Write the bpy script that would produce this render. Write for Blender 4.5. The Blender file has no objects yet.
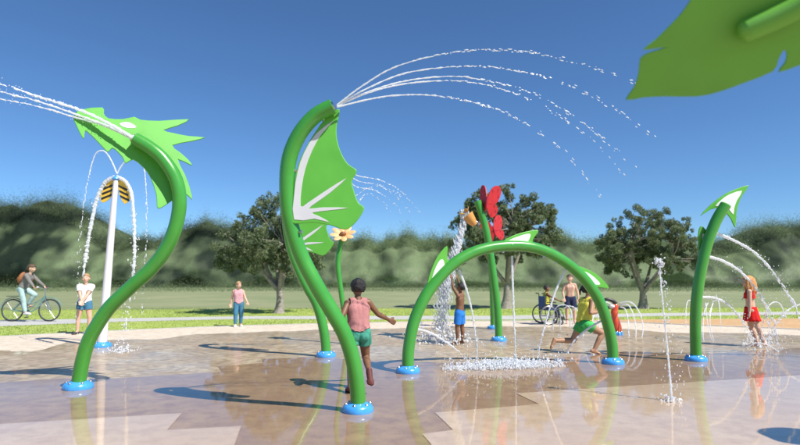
import bpy, bmesh, math, random
import numpy as np
from mathutils import Vector, Matrix, noise as mnoise

S = bpy.context.scene
COL = S.collection
R = math.radians
V = Vector

# ------------------------------------------------------------------ camera, world, sun
F_PX, CX, CY, CAM_H, PITCH = 560.0, 400.0, 222.5, 1.3, math.atan(55.5/560)
cam = bpy.data.cameras.new('camera'); camo = bpy.data.objects.new('camera', cam); COL.objects.link(camo)
cam.sensor_width = 36; cam.lens = F_PX/800*36; cam.clip_end = 3000; cam.clip_start = 0.05
camo.location = (0, 0, CAM_H); camo.rotation_euler = (R(90)+PITCH, 0, 0)
cam.dof.use_dof = True; cam.dof.focus_distance = 7.5; cam.dof.aperture_fstop = cam.lens/1000/.022
S.camera = camo

SUN_EL, SUN_AZ = R(50), math.atan2(0.8, -0.6)      # azimuth clockwise from +Y
sd = V((math.sin(SUN_AZ)*math.cos(SUN_EL), math.cos(SUN_AZ)*math.cos(SUN_EL), math.sin(SUN_EL)))
w = bpy.data.worlds.new('World'); S.world = w; w.use_nodes = True
nt = w.node_tree; nt.nodes.clear()
sky = nt.nodes.new('ShaderNodeTexSky'); sky.sky_type = 'NISHITA'; sky.sun_disc = False
sky.sun_elevation = SUN_EL; sky.sun_rotation = SUN_AZ
sky.air_density = 0.85; sky.dust_density = 0.0; sky.ozone_density = 9.0
bg = nt.nodes.new('ShaderNodeBackground'); bg.inputs[1].default_value = 0.088
wo = nt.nodes.new('ShaderNodeOutputWorld')
tn_ = nt.nodes.new('ShaderNodeVectorMath'); tn_.operation = 'MULTIPLY'; tn_.inputs[1].default_value = (.80, .92, .96)
nt.links.new(sky.outputs[0], tn_.inputs[0]); nt.links.new(tn_.outputs[0], bg.inputs[0]); nt.links.new(bg.outputs[0], wo.inputs[0])
sl = bpy.data.lights.new('sun', 'SUN'); sl.energy = 4.2; sl.angle = R(0.5); sl.color = (1, .95, .87)
so = bpy.data.objects.new('sun', sl); COL.objects.link(so)
so.rotation_euler = sd.to_track_quat('Z', 'Y').to_euler()
S.view_settings.view_transform = 'Standard'; S.view_settings.look = 'None'
S.view_settings.exposure = 0.68; S.view_settings.gamma = 1.0
S.render.engine = 'CYCLES'

# ------------------------------------------------------------------ geometry helpers
def ray(px, py):
    x = (px-CX)/F_PX; u = (CY-py)/F_PX
    return V((x, math.cos(PITCH)-u*math.sin(PITCH), math.sin(PITCH)+u*math.cos(PITCH)))
O = V((0, 0, CAM_H))
def P(px, py, Y):                       # point of the place seen at a picture position, Y metres ahead
    d = ray(px, py); return O + d*(Y/d.y)
def G(px, py):                          # the ground point there
    d = ray(px, py); return O + d*(-CAM_H/d.z)
def onplane(px, py, p0, n):
    d = ray(px, py); return O + d*((p0-O).dot(n)/d.dot(n))

def spline(pts, n=8, closed=False):
    pts = [V(p) for p in pts]; out = []
    m = len(pts)
    for i in range(m if closed else m-1):
        if closed: a, b, c, d = (pts[(i+k-1) % m] for k in range(4))
        else: a, b, c, d = pts[max(i-1, 0)], pts[i], pts[i+1], pts[min(i+2, m-1)]
        for k in range(n):
            t = k/n
            out.append(.5*((2*b)+(c-a)*t+(2*a-5*b+4*c-d)*t*t+(3*b-a-3*c+d)*t*t*t))
    if not closed: out.append(pts[-1])
    return out

ICO_V = None
def _ico():
    global ICO_V, ICO_F
    b = bmesh.new(); bmesh.ops.create_icosphere(b, subdivisions=1, radius=1)
    b.verts.ensure_lookup_table()
    ICO_V = np.array([v.co[:] for v in b.verts]); ICO_F = [[v.index for v in f.verts] for f in b.faces]; b.free()
_ico()

class MB:
    def __init__(s): s.v = []; s.f = []
    def add(s, vs, fs):
        o = len(s.v); s.v += [tuple(x) for x in vs]; s.f += [tuple(i+o for i in f) for f in fs]; return s
    def tube(s, path, r, seg=14, caps=True, flat=None):
        path = [V(p) for p in path]; n = len(path)
        rr = r if isinstance(r, (list, tuple)) else [r]*n
        if len(rr) == 2 and n != 2: rr = [rr[0]+(rr[1]-rr[0])*i/(n-1) for i in range(n)]
        t0 = (path[1]-path[0]).normalized()
        up = V((0, 0, 1)) if abs(t0.z) < .9 else V((0, 1, 0))
        nx = t0.cross(up).normalized(); vs = []; fs = []
        for i in range(n):
            t = (path[min(i+1, n-1)]-path[max(i-1, 0)]).normalized()
            nx = (nx-t*nx.dot(t)).normalized(); ny = t.cross(nx)
            for k in range(seg):
                a = 2*math.pi*k/seg
                vs.append(path[i]+(nx*math.cos(a)+ny*math.sin(a))*rr[i])
        for i in range(n-1):
            for k in range(seg):
                k2 = (k+1) % seg
                fs.append((i*seg+k, i*seg+k2, (i+1)*seg+k2, (i+1)*seg+k))
        if caps: fs.append(tuple(range(seg))[::-1]); fs.append(tuple((n-1)*seg+k for k in range(seg)))
        return s.add(vs, fs)
    def box(s, c, h, rot=None):
        c = V(c); vs = []
        for x in (-1, 1):
            for y in (-1, 1):
                for z in (-1, 1):
                    p = V((x*h[0], y*h[1], z*h[2]))
                    if rot: p = rot @ p
                    vs.append(c+p)
        return s.add(vs, [(0, 1, 3, 2), (4, 6, 7, 5), (0, 4, 5, 1), (2, 3, 7, 6), (0, 2, 6, 4), (1, 5, 7, 3)])
    def lathe(s, prof, c=(0, 0, 0), seg=24, rot=None):
        c = V(c); n = len(prof); vs = []; fs = []
        for (r, z) in prof:
            for k in range(seg):
                a = 2*math.pi*k/seg; p = V((r*math.cos(a), r*math.sin(a), z))
                if rot: p = rot @ p
                vs.append(c+p)
        for i in range(n-1):
            for k in range(seg):
                k2 = (k+1) % seg; fs.append((i*seg+k, i*seg+k2, (i+1)*seg+k2, (i+1)*seg+k))
        fs.append(tuple(range(seg))[::-1]); fs.append(tuple((n-1)*seg+k for k in range(seg)))
        return s.add(vs, fs)
    def ell(s, c, r, rot=None, seg=14, rings=9):
        c = V(c); r = (r, r, r) if isinstance(r, (int, float)) else r
        vs = []; fs = []
        for i in range(rings+1):
            th = math.pi*i/rings
            for k in range(seg):
                a = 2*math.pi*k/seg
                sn = max(math.sin(th), 1e-3)
                p = V((r[0]*sn*math.cos(a), r[1]*sn*math.sin(a), -r[2]*math.cos(th)))
                if rot: p = rot @ p
                vs.append(c+p)
        for i in range(rings):
            for k in range(seg):
                k2 = (k+1) % seg; fs.append((i*seg+k, i*seg+k2, (i+1)*seg+k2, (i+1)*seg+k))
        fs.append(tuple(range(seg))[::-1]); fs.append(tuple(rings*seg+k for k in range(seg)))
        return s.add(vs, fs)
    def prism(s, pts, n, th):
        n = V(n).normalized(); a = [V(p)-n*th/2 for p in pts]; b = [V(p)+n*th/2 for p in pts]; m = len(pts)
        return s.add(a+b, [tuple(range(m))[::-1], tuple(range(m, 2*m))]+[(i, (i+1) % m, m+(i+1) % m, m+i) for i in range(m)])
    def drop(s, c, r, axis=None, stretch=1.0):
        c = np.array(c); vv = ICO_V*r
        if axis is not None:
            a = np.array(axis); a = a/(np.linalg.norm(a)+1e-9)
            vv = vv+np.outer(vv@a, a)*(stretch-1)
        return s.add((vv+c).tolist(), ICO_F)
    def build(s, name, mat, parent=None, smooth=True, bevel=0, angle=40):
        me = bpy.data.meshes.new(name); me.from_pydata(s.v, [], s.f); me.update()
        bm = bmesh.new(); bm.from_mesh(me); bmesh.ops.recalc_face_normals(bm, faces=bm.faces)
        if smooth:
            for f in bm.faces: f.smooth = True
            for e in bm.edges:
                if len(e.link_faces) == 2 and e.calc_face_angle(0) > R(angle): e.smooth = False
        bm.to_mesh(me); bm.free()
        o = bpy.data.objects.new(name, me); COL.objects.link(o)
        if mat: me.materials.append(mat)
        if parent is not None:
            o.parent = parent; pl = parent.location.copy(); q = parent
            # geometry is written in the world (parent empties are unrotated): shift into the parent's frame
            off = V((0, 0, 0))
            while q is not None: off += q.location; q = q.parent
            if not parent.get('localframe'): me.transform(Matrix.Translation(-off))
        if bevel:
            b = o.modifiers.new('bevel', 'BEVEL'); b.width = bevel; b.segments = 2; b.limit_method = 'ANGLE'; b.angle_limit = R(50)
        return o

def tag(o, label=None, cat=None, group=None, kind=None):
    if label: o['label'] = label
    if cat: o['category'] = cat
    if group: o['group'] = group
    if kind: o['kind'] = kind
    return o
def empty(name, loc=(0, 0, 0), rz=0, parent=None, local=False):
    o = bpy.data.objects.new(name, None); COL.objects.link(o); o.location = loc; o.rotation_euler = (0, 0, rz)
    o.empty_display_size = .1
    if parent: o.parent = parent
    if local: o['localframe'] = 1
    return o

# ------------------------------------------------------------------ materials
MC = {}
def mat(name, col, rough=.5, metal=0, coat=0, var=.08, scale=6, bump=0, bscale=60, spec=.5, trans=0, sss=0, dirt=0):
    if name in MC: return MC[name]
    m = bpy.data.materials.new(name); m.use_nodes = True; t = m.node_tree; N = t.nodes; L = t.links
    b = N['Principled BSDF']
    tc = N.new('ShaderNodeTexCoord')
    nz = N.new('ShaderNodeTexNoise'); nz.inputs['Scale'].default_value = scale; nz.inputs['Detail'].default_value = 5
    L.new(tc.outputs['Object'], nz.inputs['Vector'])
    mr = N.new('ShaderNodeMapRange'); mr.inputs[1].default_value = .3; mr.inputs[2].default_value = .7
    mr.inputs[3].default_value = 1-var; mr.inputs[4].default_value = 1+var; L.new(nz.outputs[0], mr.inputs[0])
    mx = N.new('ShaderNodeVectorMath'); mx.operation = 'SCALE'; mx.inputs[0].default_value = col[:3]
    L.new(mr.outputs[0], mx.inputs[3]); L.new(mx.outputs[0], b.inputs['Base Color'])
    r2 = N.new('ShaderNodeMapRange'); r2.inputs[1].default_value = .3; r2.inputs[2].default_value = .7
    r2.inputs[3].default_value = max(rough-.07, .02); r2.inputs[4].default_value = min(rough+.1, 1); L.new(nz.outputs[0], r2.inputs[0])
    L.new(r2.outputs[0], b.inputs['Roughness'])
    b.inputs['Metallic'].default_value = metal; b.inputs['Coat Weight'].default_value = coat
    b.inputs['Coat Roughness'].default_value = .08
    b.inputs['Specular IOR Level'].default_value = spec
    if trans: b.inputs['Transmission Weight'].default_value = trans; b.inputs['IOR'].default_value = 1.33
    if sss: b.inputs['Subsurface Weight'].default_value = sss; b.inputs['Subsurface Radius'].default_value = (.012, .005, .003)
    if bump:
        n2 = N.new('ShaderNodeTexNoise'); n2.inputs['Scale'].default_value = bscale; n2.inputs['Detail'].default_value = 4
        L.new(tc.outputs['Object'], n2.inputs['Vector'])
        bp = N.new('ShaderNodeBump'); bp.inputs['Strength'].default_value = bump; bp.inputs['Distance'].default_value = .01
        L.new(n2.outputs[0], bp.inputs['Height']); L.new(bp.outputs[0], b.inputs['Normal'])
    MC[name] = m; return m

GREEN_PIPE = mat('green_powder_coat', (.05, .30, .035), .3, coat=.4, var=.06, scale=4, bump=.05, bscale=250)
GREEN_PANEL = mat('lime_panel', (.11, .43, .045), .42, var=.05, scale=5, bump=.04, bscale=120)
GREEN_DARK = mat('mid_green_panel', (.10, .36, .045), .45, var=.06, scale=4)
WHITE_PANEL = mat('white_panel', (.78, .78, .78), .4, var=.03)
GREY_PANEL = mat('pale_grey_panel', (.62, .62, .64), .4, var=.03)
BLUE = mat('blue_collar_plastic', (.06, .32, .75), .3, coat=.5, var=.12, scale=20)
STEEL = mat('steel', (.5, .5, .52), .3, metal=1)
RED = mat('red_panel', (.50, .012, .018), .55, coat=0, var=.1, scale=12)
DKRED = mat('dark_red_panel', (.30, .008, .02), .4, var=.1)
ORANGE = mat('orange_panel', (.62, .30, .08), .4, var=.1)
YELLOW = mat('yellow_panel', (.78, .50, .05), .4, var=.06)
PEACH = mat('peach_petal', (.80, .45, .20), .5, var=.08)
BLACK = mat('black_panel', (.02, .02, .02), .4)
POLEW = mat('white_pole_paint', (.74, .70, .71), .35, var=.04)

def leafmat(name, c1, c2, attr=True, transl=.35):
    m = bpy.data.materials.new(name); m.use_nodes = True; t = m.node_tree; N = t.nodes; L = t.links
    b = N['Principled BSDF']; b.inputs['Roughness'].default_value = .55; b.inputs['Specular IOR Level'].default_value = .3
    a = N.new('ShaderNodeAttribute'); a.attribute_name = 'tint'
    mx = N.new('ShaderNodeMix'); mx.data_type = 'RGBA'; mx.inputs[6].default_value = (*c1, 1); mx.inputs[7].default_value = (*c2, 1)
    L.new(a.outputs['Fac'], mx.inputs[0]); L.new(mx.outputs[2], b.inputs['Base Color'])
    tr = N.new('ShaderNodeBsdfTranslucent'); L.new(mx.outputs[2], tr.inputs[0])
    ms = N.new('ShaderNodeMixShader'); ms.inputs[0].default_value = transl
    L.new(b.outputs[0], ms.inputs[1]); L.new(tr.outputs[0], ms.inputs[2]); L.new(ms.outputs[0], N['Material Output'].inputs[0])
    return m

def watermat():
    m = bpy.data.materials.new('aerated_water'); m.use_nodes = True; t = m.node_tree; N = t.nodes; L = t.links
    b = N['Principled BSDF']; b.inputs['Base Color'].default_value = (.93, .95, .97, 1); b.inputs['Roughness'].default_value = .12
    b.inputs['Specular IOR Level'].default_value = .7; b.inputs['Transmission Weight'].default_value = .22; b.inputs['IOR'].default_value = 1.33
    tr = N.new('ShaderNodeBsdfTranslucent'); tr.inputs[0].default_value = (.95, .97, 1, 1)
    ms = N.new('ShaderNodeMixShader'); ms.inputs[0].default_value = .4
    L.new(b.outputs[0], ms.inputs[1]); L.new(tr.outputs[0], ms.inputs[2]); L.new(ms.outputs[0], N['Material Output'].inputs[0])
    return m
WATER = watermat()

def groundmat(name, cols, scales, rough=.9, bump=.3, bscale=40, film=0.0, film_rough=.03, wetvar=False, ripple=0.0, stretch=1.0):
    """noise-mixed ground colours; film = coat of standing water"""
    m = bpy.data.materials.new(name); m.use_nodes = True; t = m.node_tree; N = t.nodes; L = t.links
    b = N['Principled BSDF']; g = N.new('ShaderNodeNewGeometry')
    mp = N.new('ShaderNodeMapping'); mp.inputs['Scale'].default_value = (1, stretch, 1); L.new(g.outputs['Position'], mp.inputs[0])
    cur = None
    for i, c in enumerate(cols):
        if i == 0:
            cur = c; continue
        nz = N.new('ShaderNodeTexNoise'); nz.inputs['Scale'].default_value = scales[i-1]; nz.inputs['Detail'].default_value = 6
        nz.inputs['Roughness'].default_value = .6
        of = N.new('ShaderNodeVectorMath'); of.operation = 'ADD'; of.inputs[1].default_value = (i*13.7, i*5.1, 0)
        L.new(mp.outputs[0], of.inputs[0]); L.new(of.outputs[0], nz.inputs['Vector'])
        rp = N.new('ShaderNodeMapRange'); rp.inputs[1].default_value = .42; rp.inputs[2].default_value = .64; L.new(nz.outputs[0], rp.inputs[0])
        mx = N.new('ShaderNodeMix'); mx.data_type = 'RGBA'; L.new(rp.outputs[0], mx.inputs[0])
        if isinstance(cur, tuple): mx.inputs[6].default_value = (*cur, 1)
        else: L.new(cur, mx.inputs[6])
        mx.inputs[7].default_value = (*c, 1); cur = mx.outputs[2]
    nf = N.new('ShaderNodeTexNoise'); nf.inputs['Scale'].default_value = 140; nf.inputs['Detail'].default_value = 3; L.new(g.outputs['Position'], nf.inputs['Vector'])
    mf = N.new('ShaderNodeMapRange'); mf.inputs[1].default_value = .3; mf.inputs[2].default_value = .7; mf.inputs[3].default_value = .84; mf.inputs[4].default_value = 1.14; L.new(nf.outputs[0], mf.inputs[0])
    sv = N.new('ShaderNodeVectorMath'); sv.operation = 'SCALE'; L.new(cur, sv.inputs[0]); L.new(mf.outputs[0], sv.inputs[3]); cur = sv.outputs[0]
    L.new(cur, b.inputs['Base Color'])
    b.inputs['Roughness'].default_value = rough
    if bump:
        n2 = N.new('ShaderNodeTexNoise'); n2.inputs['Scale'].default_value = bscale; n2.inputs['Detail'].default_value = 6
        L.new(g.outputs['Position'], n2.inputs['Vector'])
        bp = N.new('ShaderNodeBump'); bp.inputs['Strength'].default_value = bump; bp.inputs['Distance'].default_value = .01
        L.new(n2.outputs[0], bp.inputs['Height']); L.new(bp.outputs[0], b.inputs['Normal'])
    if film:
        b.inputs['Coat IOR'].default_value = 1.42
        nw = N.new('ShaderNodeTexNoise'); nw.inputs['Scale'].default_value = .55; nw.inputs['Detail'].default_value = 7; nw.inputs['Roughness'].default_value = .6
        L.new(mp.outputs[0], nw.inputs['Vector'])
        cr = N.new('ShaderNodeMapRange'); cr.inputs[1].default_value = .38; cr.inputs[2].default_value = .6
        cr.inputs[3].default_value = film_rough; cr.inputs[4].default_value = film_rough+(.22 if wetvar else .04)
        L.new(nw.outputs[0], cr.inputs[0]); L.new(cr.outputs[0], b.inputs['Coat Roughness'])
        cw = N.new('ShaderNodeMapRange'); cw.inputs[1].default_value = .45; cw.inputs[2].default_value = .7
        cw.inputs[3].default_value = film; cw.inputs[4].default_value = film*(.45 if wetvar else .9)
        L.new(nw.outputs[0], cw.inputs[0]); L.new(cw.outputs[0], b.inputs['Coat Weight'])
        if ripple:
            nr = N.new('ShaderNodeTexNoise'); nr.inputs['Scale'].default_value = 5; nr.inputs['Detail'].default_value = 3
            L.new(g.outputs['Position'], nr.inputs['Vector'])
            b2 = N.new('ShaderNodeBump'); b2.inputs['Strength'].default_value = ripple; b2.inputs['Distance'].default_value = .02
            L.new(nr.outputs[0], b2.inputs['Height']); L.new(b2.outputs[0], b.inputs['Coat Normal'])
    return m

# ------------------------------------------------------------------ ground
def sheet(name, pts, z, m, label=None):
    me = bpy.data.meshes.new(name); me.from_pydata([(p[0], p[1], z) for p in pts], [], [tuple(range(len(pts)))])
    bm = bmesh.new(); bm.from_mesh(me); bmesh.ops.recalc_face_normals(bm, faces=bm.faces)
    for f in bm.faces:
        if f.normal.z < 0: f.normal_flip()
    bmesh.ops.triangulate(bm, faces=bm.faces); bm.to_mesh(me); bm.free()
    o = bpy.data.objects.new(name, me); COL.objects.link(o); me.materials.append(m); o['kind'] = 'structure'
    return o
FIELD = groundmat('far_meadow', [(.23, .255, .12), (.28, .29, .15), (.19, .23, .10)], [.08, .3], bump=.2, bscale=4)
GRASSM = groundmat('lawn', [(.33, .42, .08), (.42, .49, .12), (.27, .35, .06)], [.6, 3.5], bump=.6, bscale=25)
PATHM = groundmat('path_concrete', [(.46, .46, .43), (.40, .40, .37), (.50, .49, .46)], [1.2, 9])
DRYM = groundmat('dry_concrete', [(.64, .55, .43), (.70, .62, .50), (.54, .45, .34)], [1.0, 6], rough=.8, bump=.15)
TANM = groundmat('tan_rubber', [(.55, .34, .16), (.62, .41, .22), (.48, .29, .13)], [1.0, 8], rough=.9, bump=.3)
MUDM = groundmat('wet_tan_concrete', [(.42, .315, .20), (.55, .45, .30), (.29, .215, .13)], [1.6, 7], rough=.6, bump=.12, bscale=30, film=.5, film_rough=.04, wetvar=True, ripple=.10)
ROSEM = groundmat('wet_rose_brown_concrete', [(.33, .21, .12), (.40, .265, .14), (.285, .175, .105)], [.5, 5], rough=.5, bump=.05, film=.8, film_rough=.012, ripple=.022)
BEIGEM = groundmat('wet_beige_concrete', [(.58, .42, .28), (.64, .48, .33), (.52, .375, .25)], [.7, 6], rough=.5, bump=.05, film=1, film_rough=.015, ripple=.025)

sheet('ground', [(-1500, -300), (1500, -300), (1500, 2500), (-1500, 2500)], 0-.016, FIELD)
def interp(tab, x):
    for (x0, y0), (x1, y1) in zip(tab, tab[1:]):
        if x <= x1: return y0+(y1-y0)*(x-x0)/(x1-x0) if x >= x0 else y0
    return tab[-1][1]
def gline(pts): return [G(*p) for p in pts]
# lawn up to the trees
lawn_far = gline([(-500, 311), (0, 310), (250, 309), (500, 308), (800, 307.5), (1300, 307)])
sheet('lawn', [(-60, -20), (60, -20)]+[(p.x, p.y) for p in reversed(lawn_far)], -.012, GRASSM)
pa = gline([(-500, 324), (0, 320), (120, 318.2), (240, 316), (500, 315.6), (650, 313), (800, 311.5), (1300, 310)])
pb = gline([(-500, 333), (0, 326), (120, 321.5), (240, 318.8), (500, 319.6), (650, 316), (800, 314.5), (1300, 313)])
sheet('path', [(p.x, p.y) for p in pa]+[(p.x, p.y) for p in reversed(pb)], -.008, PATHM)
edge = gline([(-500, 352), (-120, 344), (0, 337), (60, 334), (130, 330.5), (200, 327.6), (260, 325.6), (330, 323.8), (420, 322), (500, 321.2), (600, 321.5), (700, 325.5), (800, 329.5), (950, 336), (1300, 352)])
edge = [V((p.x, p.y, 0)) for p in spline(edge, 6)]
sheet('splash_pad', [(p.x, p.y) for p in edge]+[(16, 3), (16, -8), (-16, -8), (-16, 3)], -.004, DRYM)
tana = gline([(560, 320.2), (640, 319.3), (720, 318.8), (800, 318.2), (950, 317.5), (1300, 317)])
tanb = gline([(1300, 351), (950, 335.2), (800, 328.8), (700, 325), (640, 322.6), (575, 321)])
sheet('rubber_surface', [(p.x, p.y) for p in tana+tanb], -.006, TANM)
# kerb round the splash pad: low concrete strip standing a little proud
km = MB()
for a, b in zip(edge, edge[1:]):
    d = (b-a).normalized(); n = V((-d.y, d.x, 0))
    km.add([a+V((0, 0, -.05)), b+V((0, 0, -.05)), b+n*.14+V((0, 0, -.05)), a+n*.14+V((0, 0, -.05)),
            a+V((0, 0, .012)), b+V((0, 0, .012)), b+n*.14+V((0, 0, .012)), a+n*.14+V((0, 0, .012))],
           [(4, 5, 6, 7), (0, 1, 5, 4), (2, 3, 7, 6)])
k = km.build('kerb', groundmat('kerb_concrete', [(.42, .40, .36), (.5, .47, .42)], [2.0]), smooth=False); k['kind'] = 'structure'
# wet area with an irregular waterline
wet_px = [(-500, 375), (-150, 356), (0, 351), (40, 350), (62, 344), (74, 341.5), (95, 345), (110, 340), (140, 340), (165, 338.5), (200, 334), (240, 333), (300, 330.5),
          (360, 329.5), (420, 327.5), (470, 327), (520, 326.5), (580, 327), (640, 330), (670, 332.5), (720, 333), (800, 335.5), (950, 344), (1300, 380)]
wp = spline([V(G(*p)) for p in wet_px], 10); random.seed(5)
wl = []
for i, p in enumerate(wp):
    n1 = mnoise.noise(V((p.x*1.7, 3.1, 0)))*.28+mnoise.noise(V((p.x*6, 9.1, 0)))*.10
    wl.append((p.x, p.y+n1))
sheet('wet_floor', wl+[(16, 3), (16, -8), (-16, -8), (-16, 3)], 0, MUDM)
def zone(name, px, m, z): return sheet(name, [(p.x, p.y) for p in gline(px)], z, m)
zone('coloured_floor', [(-260, 400), (0, 383), (60, 379), (92, 378), (94, 380), (200, 373.5), (222, 372), (218, 367), (263, 363), (262, 359.5), (313, 357), (368, 361), (417, 362), (470, 364), (530, 361),
     (560, 358), (617, 352), (640, 351.5), (685, 356), (740, 352), (800, 348), (1000, 340), (1000, 443.9), (-260, 443.9)], ROSEM, .004)
# the part of the same colour field nearer than the frame's lower edge
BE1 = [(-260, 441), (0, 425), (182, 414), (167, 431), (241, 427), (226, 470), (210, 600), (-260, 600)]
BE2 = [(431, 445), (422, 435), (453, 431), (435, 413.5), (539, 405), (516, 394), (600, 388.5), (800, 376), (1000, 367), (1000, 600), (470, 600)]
zone('coloured_floor', [(-260, 443.9), (1000, 443.9), (1400, 900), (-700, 900)], ROSEM, .004)
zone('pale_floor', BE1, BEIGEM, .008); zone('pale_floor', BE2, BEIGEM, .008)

# ------------------------------------------------------------------ grass blades
def blades(name, n, seed, region, h, matl):
    rng = np.random.default_rng(seed)
    x = rng.uniform(region[0], region[1], n); y = region[2]+(region[3]-region[2])*rng.random(n)**1.3
    # keep off path and pad
    pe = np.interp(x, [p.x for p in edge], [p.y for p in edge])+.16
    a0 = np.interp(x, [p.x for p in pa], [p.y for p in pa]); b0 = np.interp(x, [p.x for p in pb], [p.y for p in pb])
    ta = np.interp(x, [p.x for p in tana], [p.y for p in tana], left=-9)
    ok = (y > pe) & ~((y < a0+.03) & (y > b0-.03)) & (y > ta+.03)
    x = x[ok]; y = y[ok]; n = len(x); ang = rng.uniform(0, 6.28, n); hh = h*rng.uniform(.5, 1.3, n); wd = .010*rng.uniform(.7, 1.5, n)
    lx = rng.normal(0, .4, n)*hh; ly = rng.normal(0, .4, n)*hh; z0 = np.full(n, -.013)
    v = np.empty((n, 3, 3)); v[:, 0] = np.stack([x-np.cos(ang)*wd, y-np.sin(ang)*wd, z0], 1); v[:, 1] = np.stack([x+np.cos(ang)*wd, y+np.sin(ang)*wd, z0], 1)
    v[:, 2] = np.stack([x+lx, y+ly, z0+hh], 1)
    t = np.repeat(np.clip(.5+.35*np.sin(x*.9+np.cos(y*.8)*2)+rng.normal(0, .2, n), 0, 1), 3)
    return npmesh(name, v.reshape(-1, 3), np.arange(n*3).reshape(-1, 3), matl, t)
def npmesh(name, v, f, m, tint=None, parent=None):
    me = bpy.data.meshes.new(name); nv = len(v); nf = len(f); k = f.shape[1]
    me.vertices.add(nv); me.vertices.foreach_set('co', np.ascontiguousarray(v, dtype=np.float32).ravel())
    me.loops.add(nf*k); me.loops.foreach_set('vertex_index', np.ascontiguousarray(f, dtype=np.int32).ravel())
    me.polygons.add(nf); me.polygons.foreach_set('loop_start', np.arange(0, nf*k, k, dtype=np.int32))
    me.update(calc_edges=True)
    if tint is not None:
        a = me.attributes.new('tint', 'FLOAT', 'POINT'); a.data.foreach_set('value', np.asarray(tint, dtype=np.float32))
    me.materials.append(m); o = bpy.data.objects.new(name, me); COL.objects.link(o)
    if parent: o.parent = parent
    return o
gb = blades('grass', 90000, 3, (-22, 24, 11, 25), .032, leafmat('grass_blade', (.18, .27, .04), (.44, .52, .12)))
tag(gb, 'short green lawn grass beside the path behind the splash pad', 'grass', kind='stuff')

# ------------------------------------------------------------------ trees
BARK = mat('bark', (.27, .24, .21), .9, var=.3, scale=14, bump=.8, bscale=40)
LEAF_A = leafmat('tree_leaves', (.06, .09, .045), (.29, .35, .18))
def tree(loc, h, crown, trunk_h, trunk_r, seed, label, nleaf=16000, gaps=.0, clumps=70):
    """crown = (cx, cy, cz, rx, ry, rz) relative to the base"""
    rng = random.Random(seed); nr = np.random.default_rng(seed)
    t = empty('tree', loc); tag(t, label, 'tree', 'trees behind the splash pad')
    tips = []; mb = MB(); tb = MB()
    cx, cy, cz, rx, ry, rz = crown; C = V((cx, cy, cz)); base = V(loc)
    # trunk with a flare and two or three leaders
    lean = V((rng.uniform(-.08, .08), rng.uniform(-.05, .05), 1))
    tp = [V((0, 0, -.05)), V((.01, 0, .12))+lean*0, lean*trunk_h*.5+V((rng.uniform(-.04, .04), 0, 0)), lean*trunk_h]
    tp = spline(tp, 4); rr = [trunk_r*(1.0+.55*math.exp(-p.z/.18)) * (1-.25*p.z/trunk_h) for p in tp]
    tb.tube([base+p for p in tp], rr, 14); tb.build('trunk', BARK, t)
    top = tp[-1]
    # clump centres through the crown volume, spaced and uneven
    cl = []
    tries = 0
    while len(cl) < clumps and tries < 6000:
        tries += 1
        d = V((rng.gauss(0, 1), rng.gauss(0, 1), rng.gauss(0, 1))).normalized()*(rng.random()**.38)
        if d.z < -.55: continue
        wob = 1+.22*mnoise.noise(V((d.x*1.8+seed, d.y*1.8, d.z*1.8)))
        p = C+V((d.x*rx, d.y*ry, d.z*rz))*wob
        if all((p-q).length > min(rx, rz)*.20 for q, _ in cl): cl.append((p, rng.uniform(.55, 1.15)*min(rx, rz)*.215))
    # limbs: leaders, then branches to clumps
    leaders = []
    nl = 5
    for i in range(nl):
        a = i*2*math.pi/nl+rng.uniform(-.4, .4)
        e = C+V((math.cos(a)*rx*.5, math.sin(a)*ry*.5, rng.uniform(-.25, .35)*rz))
        mid = top.lerp(e, .45)+V((0, 0, -.10*rz+rng.uniform(-.05, .12)))
        pts = spline([top-lean*.12, mid, e], 5)
        mb.tube([base+p for p in pts], [trunk_r*.62, trunk_r*.2], 8); leaders.append(pts)
    for p, r in cl:
        best = min(((q-p).length, li, qi) for li, l in enumerate(leaders) for qi, q in enumerate(l[2:]))
        q = leaders[best[1]][2+best[2]]
        m_ = q.lerp(p, .5)+V((rng.uniform(-.1, .1), rng.uniform(-.1, .1), rng.uniform(-.12, .05)))
        mb.tube([base+x for x in spline([q, m_, p], 3)], [trunk_r*.17, trunk_r*.05], 5)
    mb.build('limbs', BARK, t)
    # leaves: small folded quads, denser on the shell of each clump
    A = np.array([c[0][:] for c in cl]); Rr = np.array([c[1] for c in cl])
    sub = []
    for a, r in zip(A, Rr):
        k = rng.randint(5, 8)
        for _ in range(k):
            d = nr.normal(size=3); d /= np.linalg.norm(d); sub.append((a+d*r*rng.uniform(.5, 1.15)*np.array([1, 1, .8]), r*rng.uniform(.28, .5), rng.uniform(-.18, .18)))
    SA = np.array([s[0] for s in sub]); SR = np.array([s[1] for s in sub]); ST = np.array([s[2] for s in sub])
    idx = nr.choice(len(SA), nleaf, p=SR**2/np.sum(SR**2))
    d = nr.normal(size=(nleaf, 3)); d /= np.linalg.norm(d, axis=1)[:, None]
    c = SA[idx]+d*(SR[idx]*nr.uniform(.25, 1.1, nleaf)**.6)[:, None]
    s = nr.uniform(.022, .046, nleaf)[:, None]*h/5
    a1 = nr.normal(size=(nleaf, 3)); a1 /= np.linalg.norm(a1, axis=1)[:, None]
    b1 = np.cross(a1, nr.normal(size=(nleaf, 3))); b1 /= np.linalg.norm(b1, axis=1)[:, None]
    v = np.stack([c-a1*s*1.5, c+b1*s*.6, c+a1*s*1.5, c-b1*s*.6], 1)
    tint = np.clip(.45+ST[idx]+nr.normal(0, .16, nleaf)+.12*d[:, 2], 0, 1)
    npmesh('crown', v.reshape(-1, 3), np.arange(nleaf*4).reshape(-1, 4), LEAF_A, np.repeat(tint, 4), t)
    return t

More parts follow.
